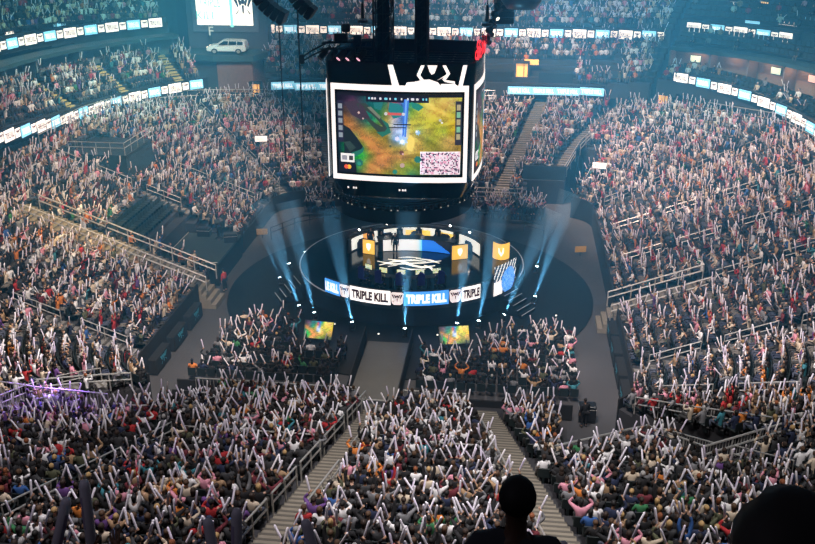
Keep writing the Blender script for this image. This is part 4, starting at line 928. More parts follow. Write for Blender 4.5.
# --- low and middle detail bodies for the mass, numpy templates: verts, triangles, colour slot
ICO_V, ICO_F = None, None
def ico(sub):
    bm = bmesh.new(); bmesh.ops.create_icosphere(bm, subdivisions=sub, radius=1); v = np.array([x.co[:] for x in bm.verts]); f = np.array([[q.index for q in p.verts] for p in bm.faces]); bm.free(); return v, f
class TB:
    def __init__(s): s.v, s.f, s.c, s.n = [], [], [], 0
    def add(s, v, f, c): s.v.append(np.asarray(v, float)); s.f.append(np.asarray(f)+s.n); s.c.append(np.full(len(v), c)); s.n += len(v)
    def cyl(s, pts, rads, n, c, flat=1.):
        b = MB(); b.tube(pts, list(rads), n); v = np.array(b.v, float); t = []
        for q in b.f:
            for i in range(1, len(q)-1): t.append((q[0], q[i], q[i+1]))
        s.add(v, t, c)
    def get(s): return np.concatenate(s.v), np.concatenate(s.f), np.concatenate(s.c)
def template(pose, lod, longhair, stand=False):
    J = joints(pose, stand); t = TB(); v, f = ico(2 if lod == 2 else 1); n = 6 if lod == 2 else 4
    t.add(v*np.array((.078,.095,.115)) + np.array(J['head']), f, 0)
    hv = v*np.array((.092,.100,.118)) + np.array(J['head']) + np.array((0,-.030,.026)); 
    t.add(hv, f, 1)
    if longhair: t.add(v*np.array((.095,.055,.15)) + np.array(J['neck']) + np.array((0,-.06,.03)), f, 1)
    # torso as an oval loft
    P = [(J['pelvis']+Vector((0,0,-.06)), .17, .12), (J['spine'], .165, .115), (J['chest'], .195, .125), (J['chest']+Vector((0,0,.13)), .19, .10), (J['neck'], .06, .06)]
    m = 10 if lod == 2 else 6; vs, fs = [], []
    for p, a, b in P:
        for k in range(m): q = 2*PI*k/m; vs.append((p.x+a*math.cos(q), p.y+b*math.sin(q), p.z))
    for i in range(len(P)-1):
        for k in range(m): a, b, c, d = i*m+k, i*m+(k+1)%m, (i+1)*m+(k+1)%m, (i+1)*m+k; fs += [(a,b,c),(a,c,d)]
    t.add(vs, fs, 2)
    for k in 'LR':
        t.cyl([J['sh'+k], J['el'+k]], (.062,.050), n, 2); t.cyl([J['el'+k], J['el'+k].lerp(J['wr'+k], .8)], (.048,.038), n, 2)
        t.cyl([J['el'+k].lerp(J['wr'+k], .8), J['wr'+k] + (J['wr'+k]-J['el'+k]).normalized()*.07], (.034,.042), n, 0)
        t.cyl([J['hip'+k], J['kn'+k]], (.090,.068), n, 3); t.cyl([J['kn'+k], J['an'+k]], (.062,.045), n, 3)
        if lod == 2: t.cyl([J['an'+k], J['toe'+k]], (.05,.04), 5, 4)
    return t.get()
def stick_tpl(p, d, n):
    t = TB(); e = p + d*STICK_L; b = p - d*.04
    t.cyl([b, b + d*.03, e - d*.05, e - d*.012, e], (.022, STICK_R, STICK_R, STICK_R*.72, .008), n, 0); return t.get()
def accumulate(items, colour_attr=True):
    V, F, C, n = [], [], [], 0
    for v, f, c in items: V.append(v); F.append(f+n); C.append(c); n += len(v)
    return np.concatenate(V).astype(np.float32), np.concatenate(F).astype(np.int32), np.concatenate(C).astype(np.float32)
def mass(name, V, F, C, m):
    me = bpy.data.meshes.new(name); me.vertices.add(len(V)); me.vertices.foreach_set('co', V.ravel()); me.loops.add(F.size); me.loops.foreach_set('vertex_index', F.ravel()); me.polygons.add(len(F))
    me.polygons.foreach_set('loop_start', np.arange(0, F.size, 3, dtype=np.int32)); me.polygons.foreach_set('loop_total', np.full(len(F), 3, np.int32)); me.polygons.foreach_set('use_smooth', np.ones(len(F), bool)); me.update()
    a = me.color_attributes.new('col', 'FLOAT_COLOR', 'POINT'); a.data.foreach_set('color', np.concatenate([C, np.ones((len(C),1), np.float32)], 1).ravel()); me.materials.append(m); me.validate()
    return link(name, me)
TOPS = [('black',(.008,.008,.010),44),('dark grey',(.03,.031,.034),15),('grey',(.16,.16,.17),9),('navy',(.012,.02,.055),10),('white',(.70,.68,.68),12),('cream',(.55,.45,.34),5),('red',(.36,.018,.022),4),('maroon',(.12,.015,.025),4),('pink',(.60,.25,.32),4),('tan',(.32,.20,.11),4),('orange',(.55,.17,.03),3),('teal',(.03,.17,.21),2),('blue',(.03,.10,.30),2),('olive',(.07,.075,.04),4),('green',(.03,.16,.06),1),('purple',(.12,.05,.20),1)]
LIGHTER = dict(white=12, cream=10, pink=5, tan=7, grey=6, red=3, orange=2, black=-12)
TOPS_L = [(n, c, w + LIGHTER.get(n, 0)) for n, c, w in TOPS]
HAIRS = [('black',(.006,.005,.005),46),('dark brown',(.025,.013,.008),28),('brown',(.075,.038,.018),12),('blond',(.38,.24,.10),6),('grey',(.30,.29,.28),3),('red',(.20,.06,.02),2)]
SKINS = [(.56,.34,.24),(.48,.28,.19),(.38,.21,.13),(.22,.11,.065),(.10,.05,.03)]
TROUS = [(.010,.011,.014),(.02,.028,.055),(.05,.06,.09),(.12,.11,.10),(.03,.03,.03)]
def pick(t): 
    r = random.uniform(0, sum(x[2] for x in t))
    for x in t:
        r -= x[2]
        if r <= 0: return x
    return t[0]
# --- every seat
def lower_bowl_seats():
    for i in range(28):
        u = .15 + random.random()*.5
        while u < UMAX:
            d = (i+.45)*ROW
            if i < NROW(u) and not cut(u, d) and not cut(u, d-.4) and not PLAT(u, d) and not in_aisle(u, d): SEATS_AT.append((u, d, zrow(u, i), 'low', i))
            u += .50/arc(u, d)
lower_bowl_seats()
VAC = dict(low=.05, midfar=.08, midleft=.10, upfar=.08, upleft=.10, midright=.62, boxright=.93, upright=.88)
STK = dict(low=.60, midfar=.5, midleft=.45, upfar=.4, upleft=.5, midright=.3, boxright=.1, upright=.25)
PEOPLE, SEATLIST = [], []
def seen(p, m=24):
    x, y, z = project(p); return z > 2 and -m < x < 815+m and -m < y < 544+m+16
for u, d, z, zone, i in SEATS_AT:
    (x, y), n = bxy(u, d), frame(u)[1]
    if not seen((x, y, z+1)): continue
    if 80.3 < u < 94 and zone == 'low' and i < 1: continue
    if zone == 'low' and i < 1 and (u < 21 or u > 150): continue
    if zone == 'low' and 147.6 < u < 152 and -.3 < d - lerp(9.6, 6.7, (u-148.2)/3.7) < 1.25: continue
    if zone == 'midleft' and any(abs(u-q)*arc(u,d) < .75 for q in MIDSTEPS): continue
    if zone == 'midfar' and 37.2 < y < 40 and any(abs(x-vx) < vw/2+.3 for vx, vw in ((5.0,3.2),(11.2,3.6),(16.5,2.6))): continue
    if zone == 'midfar' and y < 39.8 and 6.6 < x < 9.6: continue
    rz = math.atan2(-n[1], -n[0]) - PI/2
    empty = (zone == 'low' and EMPTY_ROWS(u, d)) or random.random() < VAC[zone]
    SEATLIST.append((x, y, z, rz, empty, zone))
    if not empty: PEOPLE.append(dict(x=x + random.gauss(0,.03), y=y + random.gauss(0,.03), z=z, rz=rz + random.gauss(0,.22), zone=zone, row=i, u=u, stk=STK[zone]*(.82 if zone == 'low' and frame(u)[1][1] < -.7 else 1.12 if zone == 'low' else 1)))
def floor_block(x0, x1, y0, y1, rz, dx=.58, dy=.98, stk=.6, z=0., keep=lambda x, y: True, vac=.08):
    y = y0; r = 0
    while y < y1:
        x = x0
        while x < x1:
            if keep(x, y):
                SEATLIST.append((x, y, z, rz, False, 'floor'))
                if random.random() > vac: PEOPLE.append(dict(x=x+random.gauss(0,.05), y=y+random.gauss(0,.06), z=z, rz=rz+random.gauss(0,.3), zone='floor', row=r, u=0, stk=stk))
            x += dx
        y += dy; r += 1
off_disc = lambda x, y: math.hypot(x, y) > 10.2
floor_block(-11.2, -2.7, -14.3, -7.0, 0, keep=lambda x, y: off_disc(x, y) and not (-6.4 < x < -3.4 and y > -11.) and x > -11.4 + .12*(y+15))
floor_block(2.2, 11.2, -14.2, -6.6, 0, keep=lambda x, y: off_disc(x, y) and not (2.4 < x < 5.3 and y > -10.6))
floor_block(3.2, 10.0, 15.6, 18.9, PI, dx=.5, dy=.8, stk=.7, z=.3, keep=lambda x, y: math.hypot(x, y) > 14.6)
floor_block(-11.0, -6.2, 15.4, 18.6, PI, dx=.5, dy=.8, stk=.6, z=.3, keep=lambda x, y: math.hypot(x, y) > 15.5)
for p in PEOPLE:
    p['top'] = pick(TOPS_L if p['zone'] != 'floor' and abs(frame(p['u'])[1][0]) > .3 or 64 < p['u'] < 104 else TOPS); p['hair'] = pick(HAIRS); p['skin'] = random.choice(SKINS[:3]+SKINS); p['leg'] = random.choice(TROUS); p['long'] = random.random() < .33
    p['pose'] = random.choices((0,1,2,3,5,6), (30,16,14,16,12,12))[0] if random.random() < p['stk'] else 4
    p['dist'] = math.dist((p['x'],p['y'],p['z']+1), CAM); p['scale'] = random.uniform(.94, 1.06)
    px, py, _ = project((p['x'],p['y'],p['z']+1.15)); p['px'] = px; p['py'] = py
    p['in'] = 4 < px < 811 and py < 546
PEOPLE.sort(key=lambda p: p['dist'])
NEAR = [p for p in PEOPLE if p['in'] and p['zone'] == 'low'][:300]
for p in NEAR: p['near'] = True
# ranks used to tell the near ones apart: row counted from the bottom edge, place counted from the left
rows = {}
for p in PEOPLE:
    if p['in'] and p['zone'] == 'low' and (p['u'] < 36 or p['u'] > 140): rows.setdefault(p['row'], []).append(p)
near_rows = sorted({p['row'] for p in NEAR}, reverse=True)
for r, l in rows.items():
    l.sort(key=lambda p: p['px'])
    for k, p in enumerate(l): p['place'] = k+1; p['rank'] = near_rows.index(r)+1 if r in near_rows else 0
TPL = {}
def rot(v, p):
    c, s = math.cos(p['rz']), math.sin(p['rz']); q = v*p['scale']; return np.stack([q[:,0]*c - q[:,1]*s + p['x'], q[:,0]*s + q[:,1]*c + p['y'], q[:,2] + p['z']], 1)
body_items, stick_items = [], []
STICKC = np.array([(.80,.74,.84),(.86,.82,.88),(.70,.62,.76),(.82,.76,.78)])
for p in PEOPLE:
    if p.get('near'): continue
    lod = 2 if p['dist'] < 46 else 1; key = (p['pose'], lod, p['long'])
    if key not in TPL: TPL[key] = template(POSES[p['pose']], lod, p['long'])
    v, f, c = TPL[key]; pal = np.array([p['skin'], p['hair'][1], p['top'][1], p['leg'], (.02,.02,.02)])
    body_items.append((rot(v, p), f, pal[c]))
    J = joints(POSES[p['pose']]); ks = ('s', p['pose'], lod)
    if ks not in TPL:
        TPL[ks] = [stick_tpl(a, d, 7 if lod == 2 else 5) for a, d in sticks_of(POSES[p['pose']], J)]
    for sv, sf, sc in TPL[ks]:
        w = np.array((random.gauss(0,.07), random.gauss(0,.07), 0)); q = sv.copy(); zmin = q[:,2].min(); q[:,:2] += (q[:,2:3]-zmin)*w[None,:2]*1.6
        stick_items.append((rot(q, p), sf, np.tile(STICKC[random.randrange(4)], (len(sv),1))))
M_crowd = mat('crowd_cloth', (.5,.5,.5), .8, attr='col'); M_stickc = mat('crowd_stick', (.8,.75,.8), .35, attr='col')
o = mass('crowd', *accumulate(body_items), M_crowd); tag(o, 'dense seated audience filling all the stands and the floor blocks', 'crowd', None, 'stuff')
print('PEOPLE', len(PEOPLE), 'near', len(NEAR), 'tris', sum(len(i[1]) for i in body_items), sum(len(i[1]) for i in stick_items), 'rows', near_rows)
# --- seats
def seat_tpl():
    b = MB(); b.box((0,-.24,.62), (.47,.05,.44), 0, .02); b.box((0,.0,.42), (.46,.44,.07), 0, .02); b.box((0,-.12,.2), (.08,.3,.4)); v = np.array(b.v); t = []
    for q in b.f:
        for i in range(1, len(q)-1): t.append((q[0], q[i], q[i+1]))
    return v, np.array(t), b
sv, sf, _b = seat_tpl(); seat_items, seat_ind = [], []
for s_ in SEATLIST:
    x, y, z, rz, empty, zone = s_; dd = math.dist((x,y,z), CAM)
    if empty and zone == 'low' and (dd < 38 or (-23 < x < -17 and -4 < y < 7)) and len(seat_ind) < 140: seat_ind.append(s_); continue
    q = dict(x=x, y=y, z=z, rz=rz, scale=1.)
    if dd < 48: seat_items.append((rot(sv, q), sf, np.zeros((len(sv),3))))
    else: 
        bb = MB().box((0,-.24,.62), (.46,.05,.5)); bb.box((0,.0,.42), (.46,.42,.06)); v = np.array(bb.v); t = np.array([(a[0],a[i],a[i+1]) for a in bb.f for i in (1,2)]); seat_items.append((rot(v, q), t, np.zeros((len(v),3))))
o = mass('stadium_seat_mass', *accumulate(seat_items), M_seat); o.data.polygons.foreach_set('use_smooth', np.zeros(len(o.data.polygons), bool)); tag(o, 'rows of dark stadium seats under the audience', 'seats', None, 'stuff')
bk = MB().box((0,-.24,.62), (.47,.05,.44), 0, .02).mesh('backrest', M_seat); pn_ = MB().box((0,.0,.42), (.46,.44,.07), 0, .02).mesh('seat_pan', M_seat); lg = MB().box((0,-.12,.2), (.08,.3,.4)).mesh('bracket', M_dark)
seat_ind.sort(key=lambda s: (round(s[2],2), -s[1]))
SR_ = {}
for x, y, z, rz, e, zone in seat_ind:
    left = x < -15 and y > -6
    t = link('stadium_seat', None); t.location = (x,y,z); t.rotation_euler = (0,0,rz); t.empty_display_size = .2
    if left:
        k = SR_.setdefault(round(z,2), 0) + 1; SR_[round(z,2)] = k; rr = sorted(SR_).index(round(z,2))+1
        tag(t, f'empty dark seat behind the left platform, {ordinal(k)} from the far end, {ordinal(rr)} row up', 'seat', 'empty seats behind the left platform')
    else:
        px, py, _q = project((x,y,z+.6)); nb = min((p for p in NEAR), key=lambda p: abs(p['px']-px)+2*abs(p['py']-py))
        tag(t, f'empty dark seat beside the {ordinal(nb["place"])} person from left, {ordinal(nb["rank"])} row from bottom edge', 'seat', 'empty seats among the near audience')
    for nm, me in (('backrest', bk), ('seat_pan', pn_), ('bracket', lg)): link(nm, me, t)
# --- fully built people: body, hair, top, trousers, shoes
M_skin = mat('skin', (.4,.25,.18), .55, obj_color=True); M_hair = mat('hair', (.02,.01,.01), .7, obj_color=True)
M_cloth = mat('cloth', (.1,.1,.1), .85, obj_color=True, noise=.18, nscale=9.); M_shoe = mat('shoe', (.02,.02,.02), .6)
M_stick = mat('noise_stick_film', (.82,.77,.85), .3); M_stick_print = mat('stick_print', (.50,.42,.60), .4)
def skin_mesh(name, nodes, edges, root, m, sub=1, extra=None):
    """nodes {name: (pos, radius)}; one continuous surface grown round the edges"""
    ks = list(nodes); idx = {k: i for i, k in enumerate(ks)}; me = bpy.data.meshes.new(name)
    me.from_pydata([tuple(nodes[k][0]) for k in ks], [(idx[a], idx[b]) for a, b in edges], [])
    ob = link(name, me); md = ob.modifiers.new('skin', 'SKIN'); md.use_smooth_shade = True; md.branch_smoothing = .6
    lay = me.skin_vertices[0].data
    for k in ks:
        r = nodes[k][1]; lay[idx[k]].radius = r if isinstance(r, tuple) else (r, r); lay[idx[k]].use_root = (k == root)
    if sub: sm = ob.modifiers.new('sub', 'SUBSURF'); sm.levels = sub; sm.render_levels = sub
    dg = bpy.context.evaluated_depsgraph_get(); out = bpy.data.meshes.new_from_object(ob.evaluated_get(dg)); bpy.data.objects.remove(ob); bpy.data.meshes.remove(me)
    out.name = name; out.materials.clear(); out.materials.append(m)
    out.polygons.foreach_set('use_smooth', [True]*len(out.polygons)); return out
def hand_nodes(N, E, k, wr, fwd, up, grip=True, s=1.):
    """palm, four unequal bent fingers and a thumb leaving the side of the palm"""
    fwd, up = Vector(fwd).normalized(), Vector(up).normalized(); side = fwd.cross(up).normalized()*(1 if k == 'R' else -1); up = side.cross(fwd)*(1 if k == 'R' else -1)
    pm = wr + fwd*.055*s; N['palm'+k] = (pm, (.026*s,.040*s)); E.append(('wr'+k, 'palm'+k))
    for i, (o, L) in enumerate(((.030,.072),(.010,.082),(-.010,.076),(-.028,.060))):
        b = pm + fwd*.034*s + side*o*s; N[f'f{i}a{k}'] = (b, .0095*s); E.append(('palm'+k, f'f{i}a{k}'))
        p = b; dirs = (fwd*.75 - up*.65, -fwd*.15 - up*.95, -fwd*.9 - up*.2) if grip else (fwd*.97 - up*.22 + side*o*4, fwd*.92 - up*.38 + side*o*3, fwd*.8 - up*.6)
        for j, d in enumerate(dirs): p = p + d.normalized()*L*s*(.42,.33,.27)[j]; N[f'f{i}{"bcd"[j]}{k}'] = (p, (.0088,.0080,.0068)[j]*s); E.append((f'f{i}{"abc"[j]}{k}', f'f{i}{"bcd"[j]}{k}'))
    b = pm - fwd*.012*s + side*.036*s - up*.008*s; N['t0'+k] = (b, .012*s); E.append(('palm'+k, 't0'+k)); p = b
    for j, d in enumerate((fwd*.6+side*.6-up*.4, fwd*.75+side*.05-up*.7)): p = p + d.normalized()*.030*s; N[f't{j+1}{k}'] = (p, (.0105,.0085)[j]*s); E.append((f't{j}{k}', f't{j+1}{k}'))
def person_meshes(pose, stand=False, long=False, fingers=True, key=''):
    J = joints(pose, stand); N, E = {}, []
    rad = dict(pelvis=(.14,.10), spine=(.125,.09), chest=(.145,.095), neck=.052, jaw=(.062,.072), head=(.076,.095), crown=(.055,.07))
    for k in rad: N[k] = (J[k], rad[k])
    E += [('pelvis','spine'),('spine','chest'),('chest','neck'),('neck','jaw'),('jaw','head'),('head','crown')]
    for s_, k in ((-1,'L'),(1,'R')):
        for j, r in (('sh',.054),('el',.040),('wr',.029),('hip',.078),('kn',.056),('an',.042),('toe',.034)): N[j+k] = (J[j+k], r)
        E += [('chest','sh'+k),('sh'+k,'el'+k),('el'+k,'wr'+k),('pelvis','hip'+k),('hip'+k,'kn'+k),('kn'+k,'an'+k),('an'+k,'toe'+k)]
        f = (J['wr'+k]-J['el'+k]).normalized(); st = pose['s'][0 if k == 'L' else 1]
        hand_nodes(N, E, k, J['wr'+k], f, Vector((0,-1,.2)) if f.z > .3 else Vector((0,0,1)), grip=st is not None)
    body = skin_mesh('body', N, E, 'pelvis', M_skin, 1)
    # nose, ears, eyes, mouth shaped onto the head
    bm = bmesh.new(); bm.from_mesh(body); h = J['head']
    for c, r in (((0,.098,-.012),(.014,.020,.022)), ((-.080,.0,-.01),(.012,.022,.032)), ((.080,.0,-.01),(.012,.022,.032)), ((0,.088,-.055),(.026,.012,.008)), ((-.032,.086,.014),(.014,.010,.008)), ((.032,.086,.014),(.014,.010,.008))):
        q = bmesh.ops.create_icosphere(bm, subdivisions=1, radius=1)['verts']
        for v in q: v.co = Vector((v.co.x*r[0], v.co.y*r[1], v.co.z*r[2])) + h + Vector(c)
    bm.to_mesh(body); bm.free(); body.polygons.foreach_set('use_smooth', [True]*len(body.polygons))
    # hair: cap over top and back of the head
    b = MB(); b.ball((0,0,0), (.092,.108,.104), 14, 9); vs = []
    for x, y, z in b.v:
        if y > .045 and z < .052: y, z = .045 + (y-.045)*.1, z
        if z < -.05 and not long: z = -.05 + (z+.05)*.4
        if long and z < 0 and y < .04: z = z*2.4; y = y*.75 - .02
        vs.append((x, y-.012+h.y, z+.022+h.z))
    b.v = vs; hair = b.mesh('hair', M_hair, True)
    # clothing
    T = {}; cl = .014
    for k, r in dict(pelvis=(.185,.145), spine=(.175,.138), chest=(.195,.142)).items(): T[k] = (J[k], r)
    T['collar'] = (J['chest'].lerp(J['neck'], .72), (.085,.08)); TE = [('pelvis','spine'),('spine','chest'),('chest','collar')]
    for k in 'LR':
        T['sh'+k] = (J['sh'+k], .090); T['el'+k] = (J['el'+k], .064); T['cuff'+k] = (J['el'+k].lerp(J['wr'+k], .86), .044); TE += [('chest','sh'+k),('sh'+k,'el'+k),('el'+k,'cuff'+k)]
    top = skin_mesh('top', T, TE, 'pelvis', M_cloth, 1)
    T = {'pelvis': (J['pelvis']-Vector((0,0,.03)), (.178,.138))}; TE = []
    for k in 'LR':
        T['hip'+k] = (J['hip'+k], .112); T['kn'+k] = (J['kn'+k], .084); T['hem'+k] = (J['kn'+k].lerp(J['an'+k], .9), .058); TE += [('pelvis','hip'+k),('hip'+k,'kn'+k),('kn'+k,'hem'+k)]
    tr = skin_mesh('trousers', T, TE, 'pelvis', M_cloth, 1)
    b = MB()
    sh = []
    for k in 'LR':
        b = MB(); a, t = J['an'+k], J['toe'+k]; b.tube([a+Vector((0,-.07,-.05)), a+Vector((0,-.02,-.04)), a.lerp(t,.6)+Vector((0,0,-.01)), t+Vector((0,.05,.0))], [.03,.055,.05,.025], 8); sh.append(b.mesh('shoe', M_shoe, True))
    return body, hair, top, tr, sh
PM = {}
def get_person(pi, stand=False, long=False):
    key = (pi, stand, long)
    if key not in PM: PM[key] = person_meshes(POSES[pi] if isinstance(pi, int) else pi[1], stand, long) if isinstance(pi, int) else person_meshes(dict(pi), stand, long)
    return PM[key]
_bm = MB(); _bm.tube([(0,0,-.04),(0,0,-.015),(0,0,.0),(0,0,STICK_L-.045),(0,0,STICK_L-.012),(0,0,STICK_L)], [.016,.032,.037,.037,.027,.006], 12)
ST_BODY = _bm.mesh('film', M_stick, True); _p = MB().lathe([(.0378,.14),(.0378,.40)], n=12, a0=-.5, a1=.5); ST_PRINT = _p.mesh('printed_stripe', M_stick_print)
def make_stick(pos, d, label, group, s=1., mats=None):
    o = link('noise_stick', ST_BODY); o.location = pos; o.rotation_mode = 'QUATERNION'; o.rotation_quaternion = Vector((0,0,1)).rotation_difference(Vector(d)) @ Quaternion((0,0,1), random.uniform(0,6)); o.scale = (s,s,s)
    tag(o, label, 'noise stick', group); link('printed_stripe', ST_PRINT, o); return o
def make_person(loc, rz, pose, top, hair, skin, leg, label, group=None, stand=False, long=False, scale=1.):
    t = link('person', None); t.location = loc; t.rotation_euler = (0,0,rz); t.scale = (scale,)*3; t.empty_display_size = .2; tag(t, label, 'person', group)
    body, hr, tp, tr, sh = get_person(pose, stand, long)
    for nm, me, c in (('body',body,skin),('hair',hr,hair),('top',tp,top),('trousers',tr,leg)): o = link(nm, me, t); o.color = (*c,1)
    for s_ in sh: link('shoe', s_, t)
    return t
def stick_near(p, rank_text, cap=[300]):
    J = joints(POSES[p['pose']]); R_ = Matrix.Rotation(p['rz'], 4, 'Z')
    for j, (a, d) in enumerate(sticks_of(POSES[p['pose']], J)):
        d = (d + Vector((random.gauss(0,.10), random.gauss(0,.10), 0))).normalized()
        hand = 'left' if (POSES[p['pose']]['s'][0] is not None and j == 0) else 'right'
        pos = Vector((p['x'],p['y'],p['z'])) + R_ @ (a*p['scale'])
        if cap[0] > 0: cap[0] -= 1; make_stick(pos, R_ @ d, f'white stick in {hand} hand of {rank_text}', 'noise sticks of the near audience', p['scale'])
        else:
            sv, sf, sc = stick_tpl(Vector((0,0,0)), Vector((0,0,1)), 8); q = Vector((0,0,1)).rotation_difference(R_ @ d).to_matrix(); LEFT.append((np.array(sv) @ np.array(q).T + np.array(pos), sf, np.tile(STICKC[0], (len(sv),1))))
LEFT = []
for p in NEAR:
    rt = f'{ordinal(p["place"])} person from left, {ordinal(p["rank"])} row from bottom edge'
    lb = f'{p["hair"][0]}-haired person in {p["top"][0]} top, {ordinal(p["place"])} from left, {ordinal(p["rank"])} row from bottom edge'
    make_person((p['x'],p['y'],p['z']), p['rz'], p['pose'], p['top'][1], p['hair'][1], p['skin'], p['leg'], lb, 'seated audience of the near stand', False, p['long'], p['scale'])
    stick_near(p, rt)
o = mass('noise_stick_mass', *accumulate(stick_items + LEFT), M_stickc); tag(o, 'white inflated noise sticks waved all over the audience', 'sticks', None, 'stuff')
# people on and around the stage
PL = dict(n='typing', L=(-.16,.40,.80), R=(.16,.40,.80), s=(None,None)); POSES.append(PL); TY = len(POSES)-1
POSES.append(dict(n='standing', L=(-.27,.08,.30), R=(.27,.10,.34), s=(None,None))); SD = len(POSES)-1
POSES.append(dict(n='one stick', L=(-.27,.08,.34), R=(.24,.12,1.40), s=(None,(.15,.1,1)))); SS = len(POSES)-1
M_chair = mat('violet_chair', (.05,.045,.30), .5)
def gaming_chair(label, loc, rz, grp, m):
    t = thing('gaming_chair', label, 'chair', loc, rz, grp)
    MB().box((0,0,.44),(.52,.5,.1),0,.04).build('seat', m, t); b = MB(); b.slab([(-.25,-.30),(.25,-.30),(.22,-.2),(-.22,-.2)], .48, 1.28); b.box((0,-.25,1.33),(.30,.10,.14),0,.04); b.build('backrest', m, t)
    for s_ in (-1,1): MB().box((s_*.29,0,.64),(.07,.32,.05),0,.02).build('armrest', M_case, t); MB().tube([(s_*.29,0,.44),(s_*.29,0,.63)],.025,6).build('arm_post', M_case, t)
    MB().tube([(0,0,.06),(0,0,.42)],.035,8).build('column', M_case, t); b = MB()
    for k in range(5): a = 2*PI*k/5; b.tube([(0,0,.10),(.3*math.cos(a),.3*math.sin(a),.05)], .03, 5)
    b.build('base', M_case, t)
for i, a in enumerate((-121, -107, -92, -77, -63)):
    ar = math.radians(a); r = 5.35; x, y = SX+(r+.12)*math.cos(ar), SY+(r+.12)*math.sin(ar); rz = ar + PI/2
    gaming_chair(f'violet gaming chair at the near team row, {ordinal(i+1)} from the left', (x,y,SZ), rz, 'near team chairs', M_chair)
    make_person((x,y,SZ), rz, TY, (.05,.06,.13) if i != 1 else (.4,.36,.2), HAIRS[0][1], SKINS[0], TROUS[0], f'player seated in the near team row, {ordinal(i+1)} from the left', 'near team players')
for i, a in enumerate((108, 99, 90, 81, 72)):
    ar = math.radians(a); r = 9.1; x, y = SX+.2+r*math.cos(ar), SY-6.1+r*math.sin(ar); rz = ar + PI/2
    gaming_chair(f'black gaming chair behind the far team desk, {ordinal(i+1)} from the left', (x,y,SZ), rz, 'far team chairs', M_case)
    make_person((x,y,SZ), rz, TY, (.5,.28,.04) if i in (2,) else (.02,.02,.025), HAIRS[0][1], SKINS[0], TROUS[0], f'player facing the camera at the far team desk, {ordinal(i+1)} from the left', 'far team players')
make_person((-1.5,3.35,SZ), PI, SD, (.012,.012,.015), HAIRS[0][1], SKINS[1], TROUS[0], 'standing person in black before the white screen of the far desk', None, True)
make_person((-3.5,4.3,SZ), PI+.3, SD, (.02,.02,.03), HAIRS[0][1], SKINS[2], TROUS[0], 'standing person in black at the left end of the far desk', None, True)
make_person((11.3,-16.9,0), .4, SD, (.01,.01,.012), HAIRS[0][1], SKINS[3], TROUS[0], 'standing guard in black on the floor by the near right tunnel', None, True)
make_person((-13.2,-1.7,0), 1.2, SD, (.45,.03,.03), HAIRS[0][1], SKINS[1], TROUS[0], 'standing person in red top at the foot of the left staircase', None, True)
x, y = bxy(19.9, 6.6); z = zat(19.9, 6.6); make_person((x,y,z), .2, SS, (.012,.013,.02), HAIRS[0][1], SKINS[1], TROUS[0], 'standing person in black raising one stick by the near tunnel rail', None, True)
make_stick((x+.2,y+.17,z+1.85), (.2,.1,1), 'white stick of the standing person in black by the near tunnel rail', 'noise sticks of the near audience')
# flag raised in the right stand
x, y = bxy(44.9, 7.6); z = zat(44.9, 7.6); t = thing('flag', 'white and blue flag held up above the wide right landing', 'flag', (x,y,z+1.2), .6); MB().tube([(0,0,-.5),(0,0,1.5)], .02, 6).build('pole', M_rail, t); q = MB()
for i in range(6): q.add([(.12*i,.04*math.sin(i*1.3),1.45-.05*i),(.12*i,.04*math.sin(i*1.3),.7+.05*i),(.12*(i+1),.04*math.sin((i+1)*1.3),.75+.05*i),(.12*(i+1),.04*math.sin((i+1)*1.3),1.40-.05*i)], [(0,1,2,3)])
q.build('cloth', mat('flag_white', (.7,.72,.78), .8), t)
x, y = bxy(129.6, 7.8); z = zat(129.6, 7.8); t = thing('flag', 'white cloth flag hanging on the rail of the wide left staircase', 'flag', (x,y,z+1.0), -.6); MB().tube([(0,0,-.3),(0,0,.9)], .02, 6).build('pole', M_rail, t); q = MB()
for i in range(6): q.add([(.10*i,.04*math.sin(i*1.3),.9-.04*i),(.10*i,.04*math.sin(i*1.3),.2),(.10*(i+1),.04*math.sin((i+1)*1.3),.2),(.10*(i+1),.04*math.sin((i+1)*1.3),.86-.04*i)], [(0,1,2,3)])
q.build('cloth', mat('flag_white', (.7,.72,.78), .8), t)
# ------------------------------------------------------------------ the upper near stand with the dark figures before the camera
b = MB()
for k in range(8): b.box((5, -54.55-.9*k, 20.9+.85*k-1.0), (24, .92, 2.0+.2))
struct(b.build('floor_upper_near', M_concrete))
FZ = lambda k: 20.9+.85*k+.1
rail('dark front rail of the upper near stand at the bottom left corner', [(1.5,-54.0,21.2), (4.6,-54.0,21.2), (12,-54.0,21.2)], .66, post=2.2, r=.018)
MANPOSE = len(POSES); POSES.append(dict(n='standing', L=(-.27,.10,.30), R=(.27,.12,.34), s=(None,None)))
make_person((6.8, -55.28, FZ(1)-.05), .0, MANPOSE, (.03,.035,.045), (.004,.003,.003), SKINS[4], TROUS[0], 'dark back view of a short haired standing person, lowest in the frame centre', None, True, False, 1.06)  # silhouette's shade is partly put into the darkest skin tone
make_person((7.28, -57.57, FZ(3)+.055), .0, 4, (.008,.008,.010), (.004,.003,.003), SKINS[3], TROUS[0], 'blurred black head bulging into the bottom right corner', None, False, True, 1.26)
def holder(x, hands, sticks, top, label, sl, y=-54.62, skin=SKINS[3]):
    POSES.append(dict(n='holding', L=hands[0], R=hands[1], s=(sticks[0], sticks[1]))); k = len(POSES)-1; z = FZ(0) - .27
    make_person((x, y, z), 0., k, top, (.004,.003,.003), skin, TROUS[0], label, 'dark foreground stick holders')
    for j, (a, d) in enumerate(sticks_of(POSES[k], joints(POSES[k]))): make_stick(Vector((x,y,z))+a, d, sl[j], 'dark foreground sticks', 1.0)
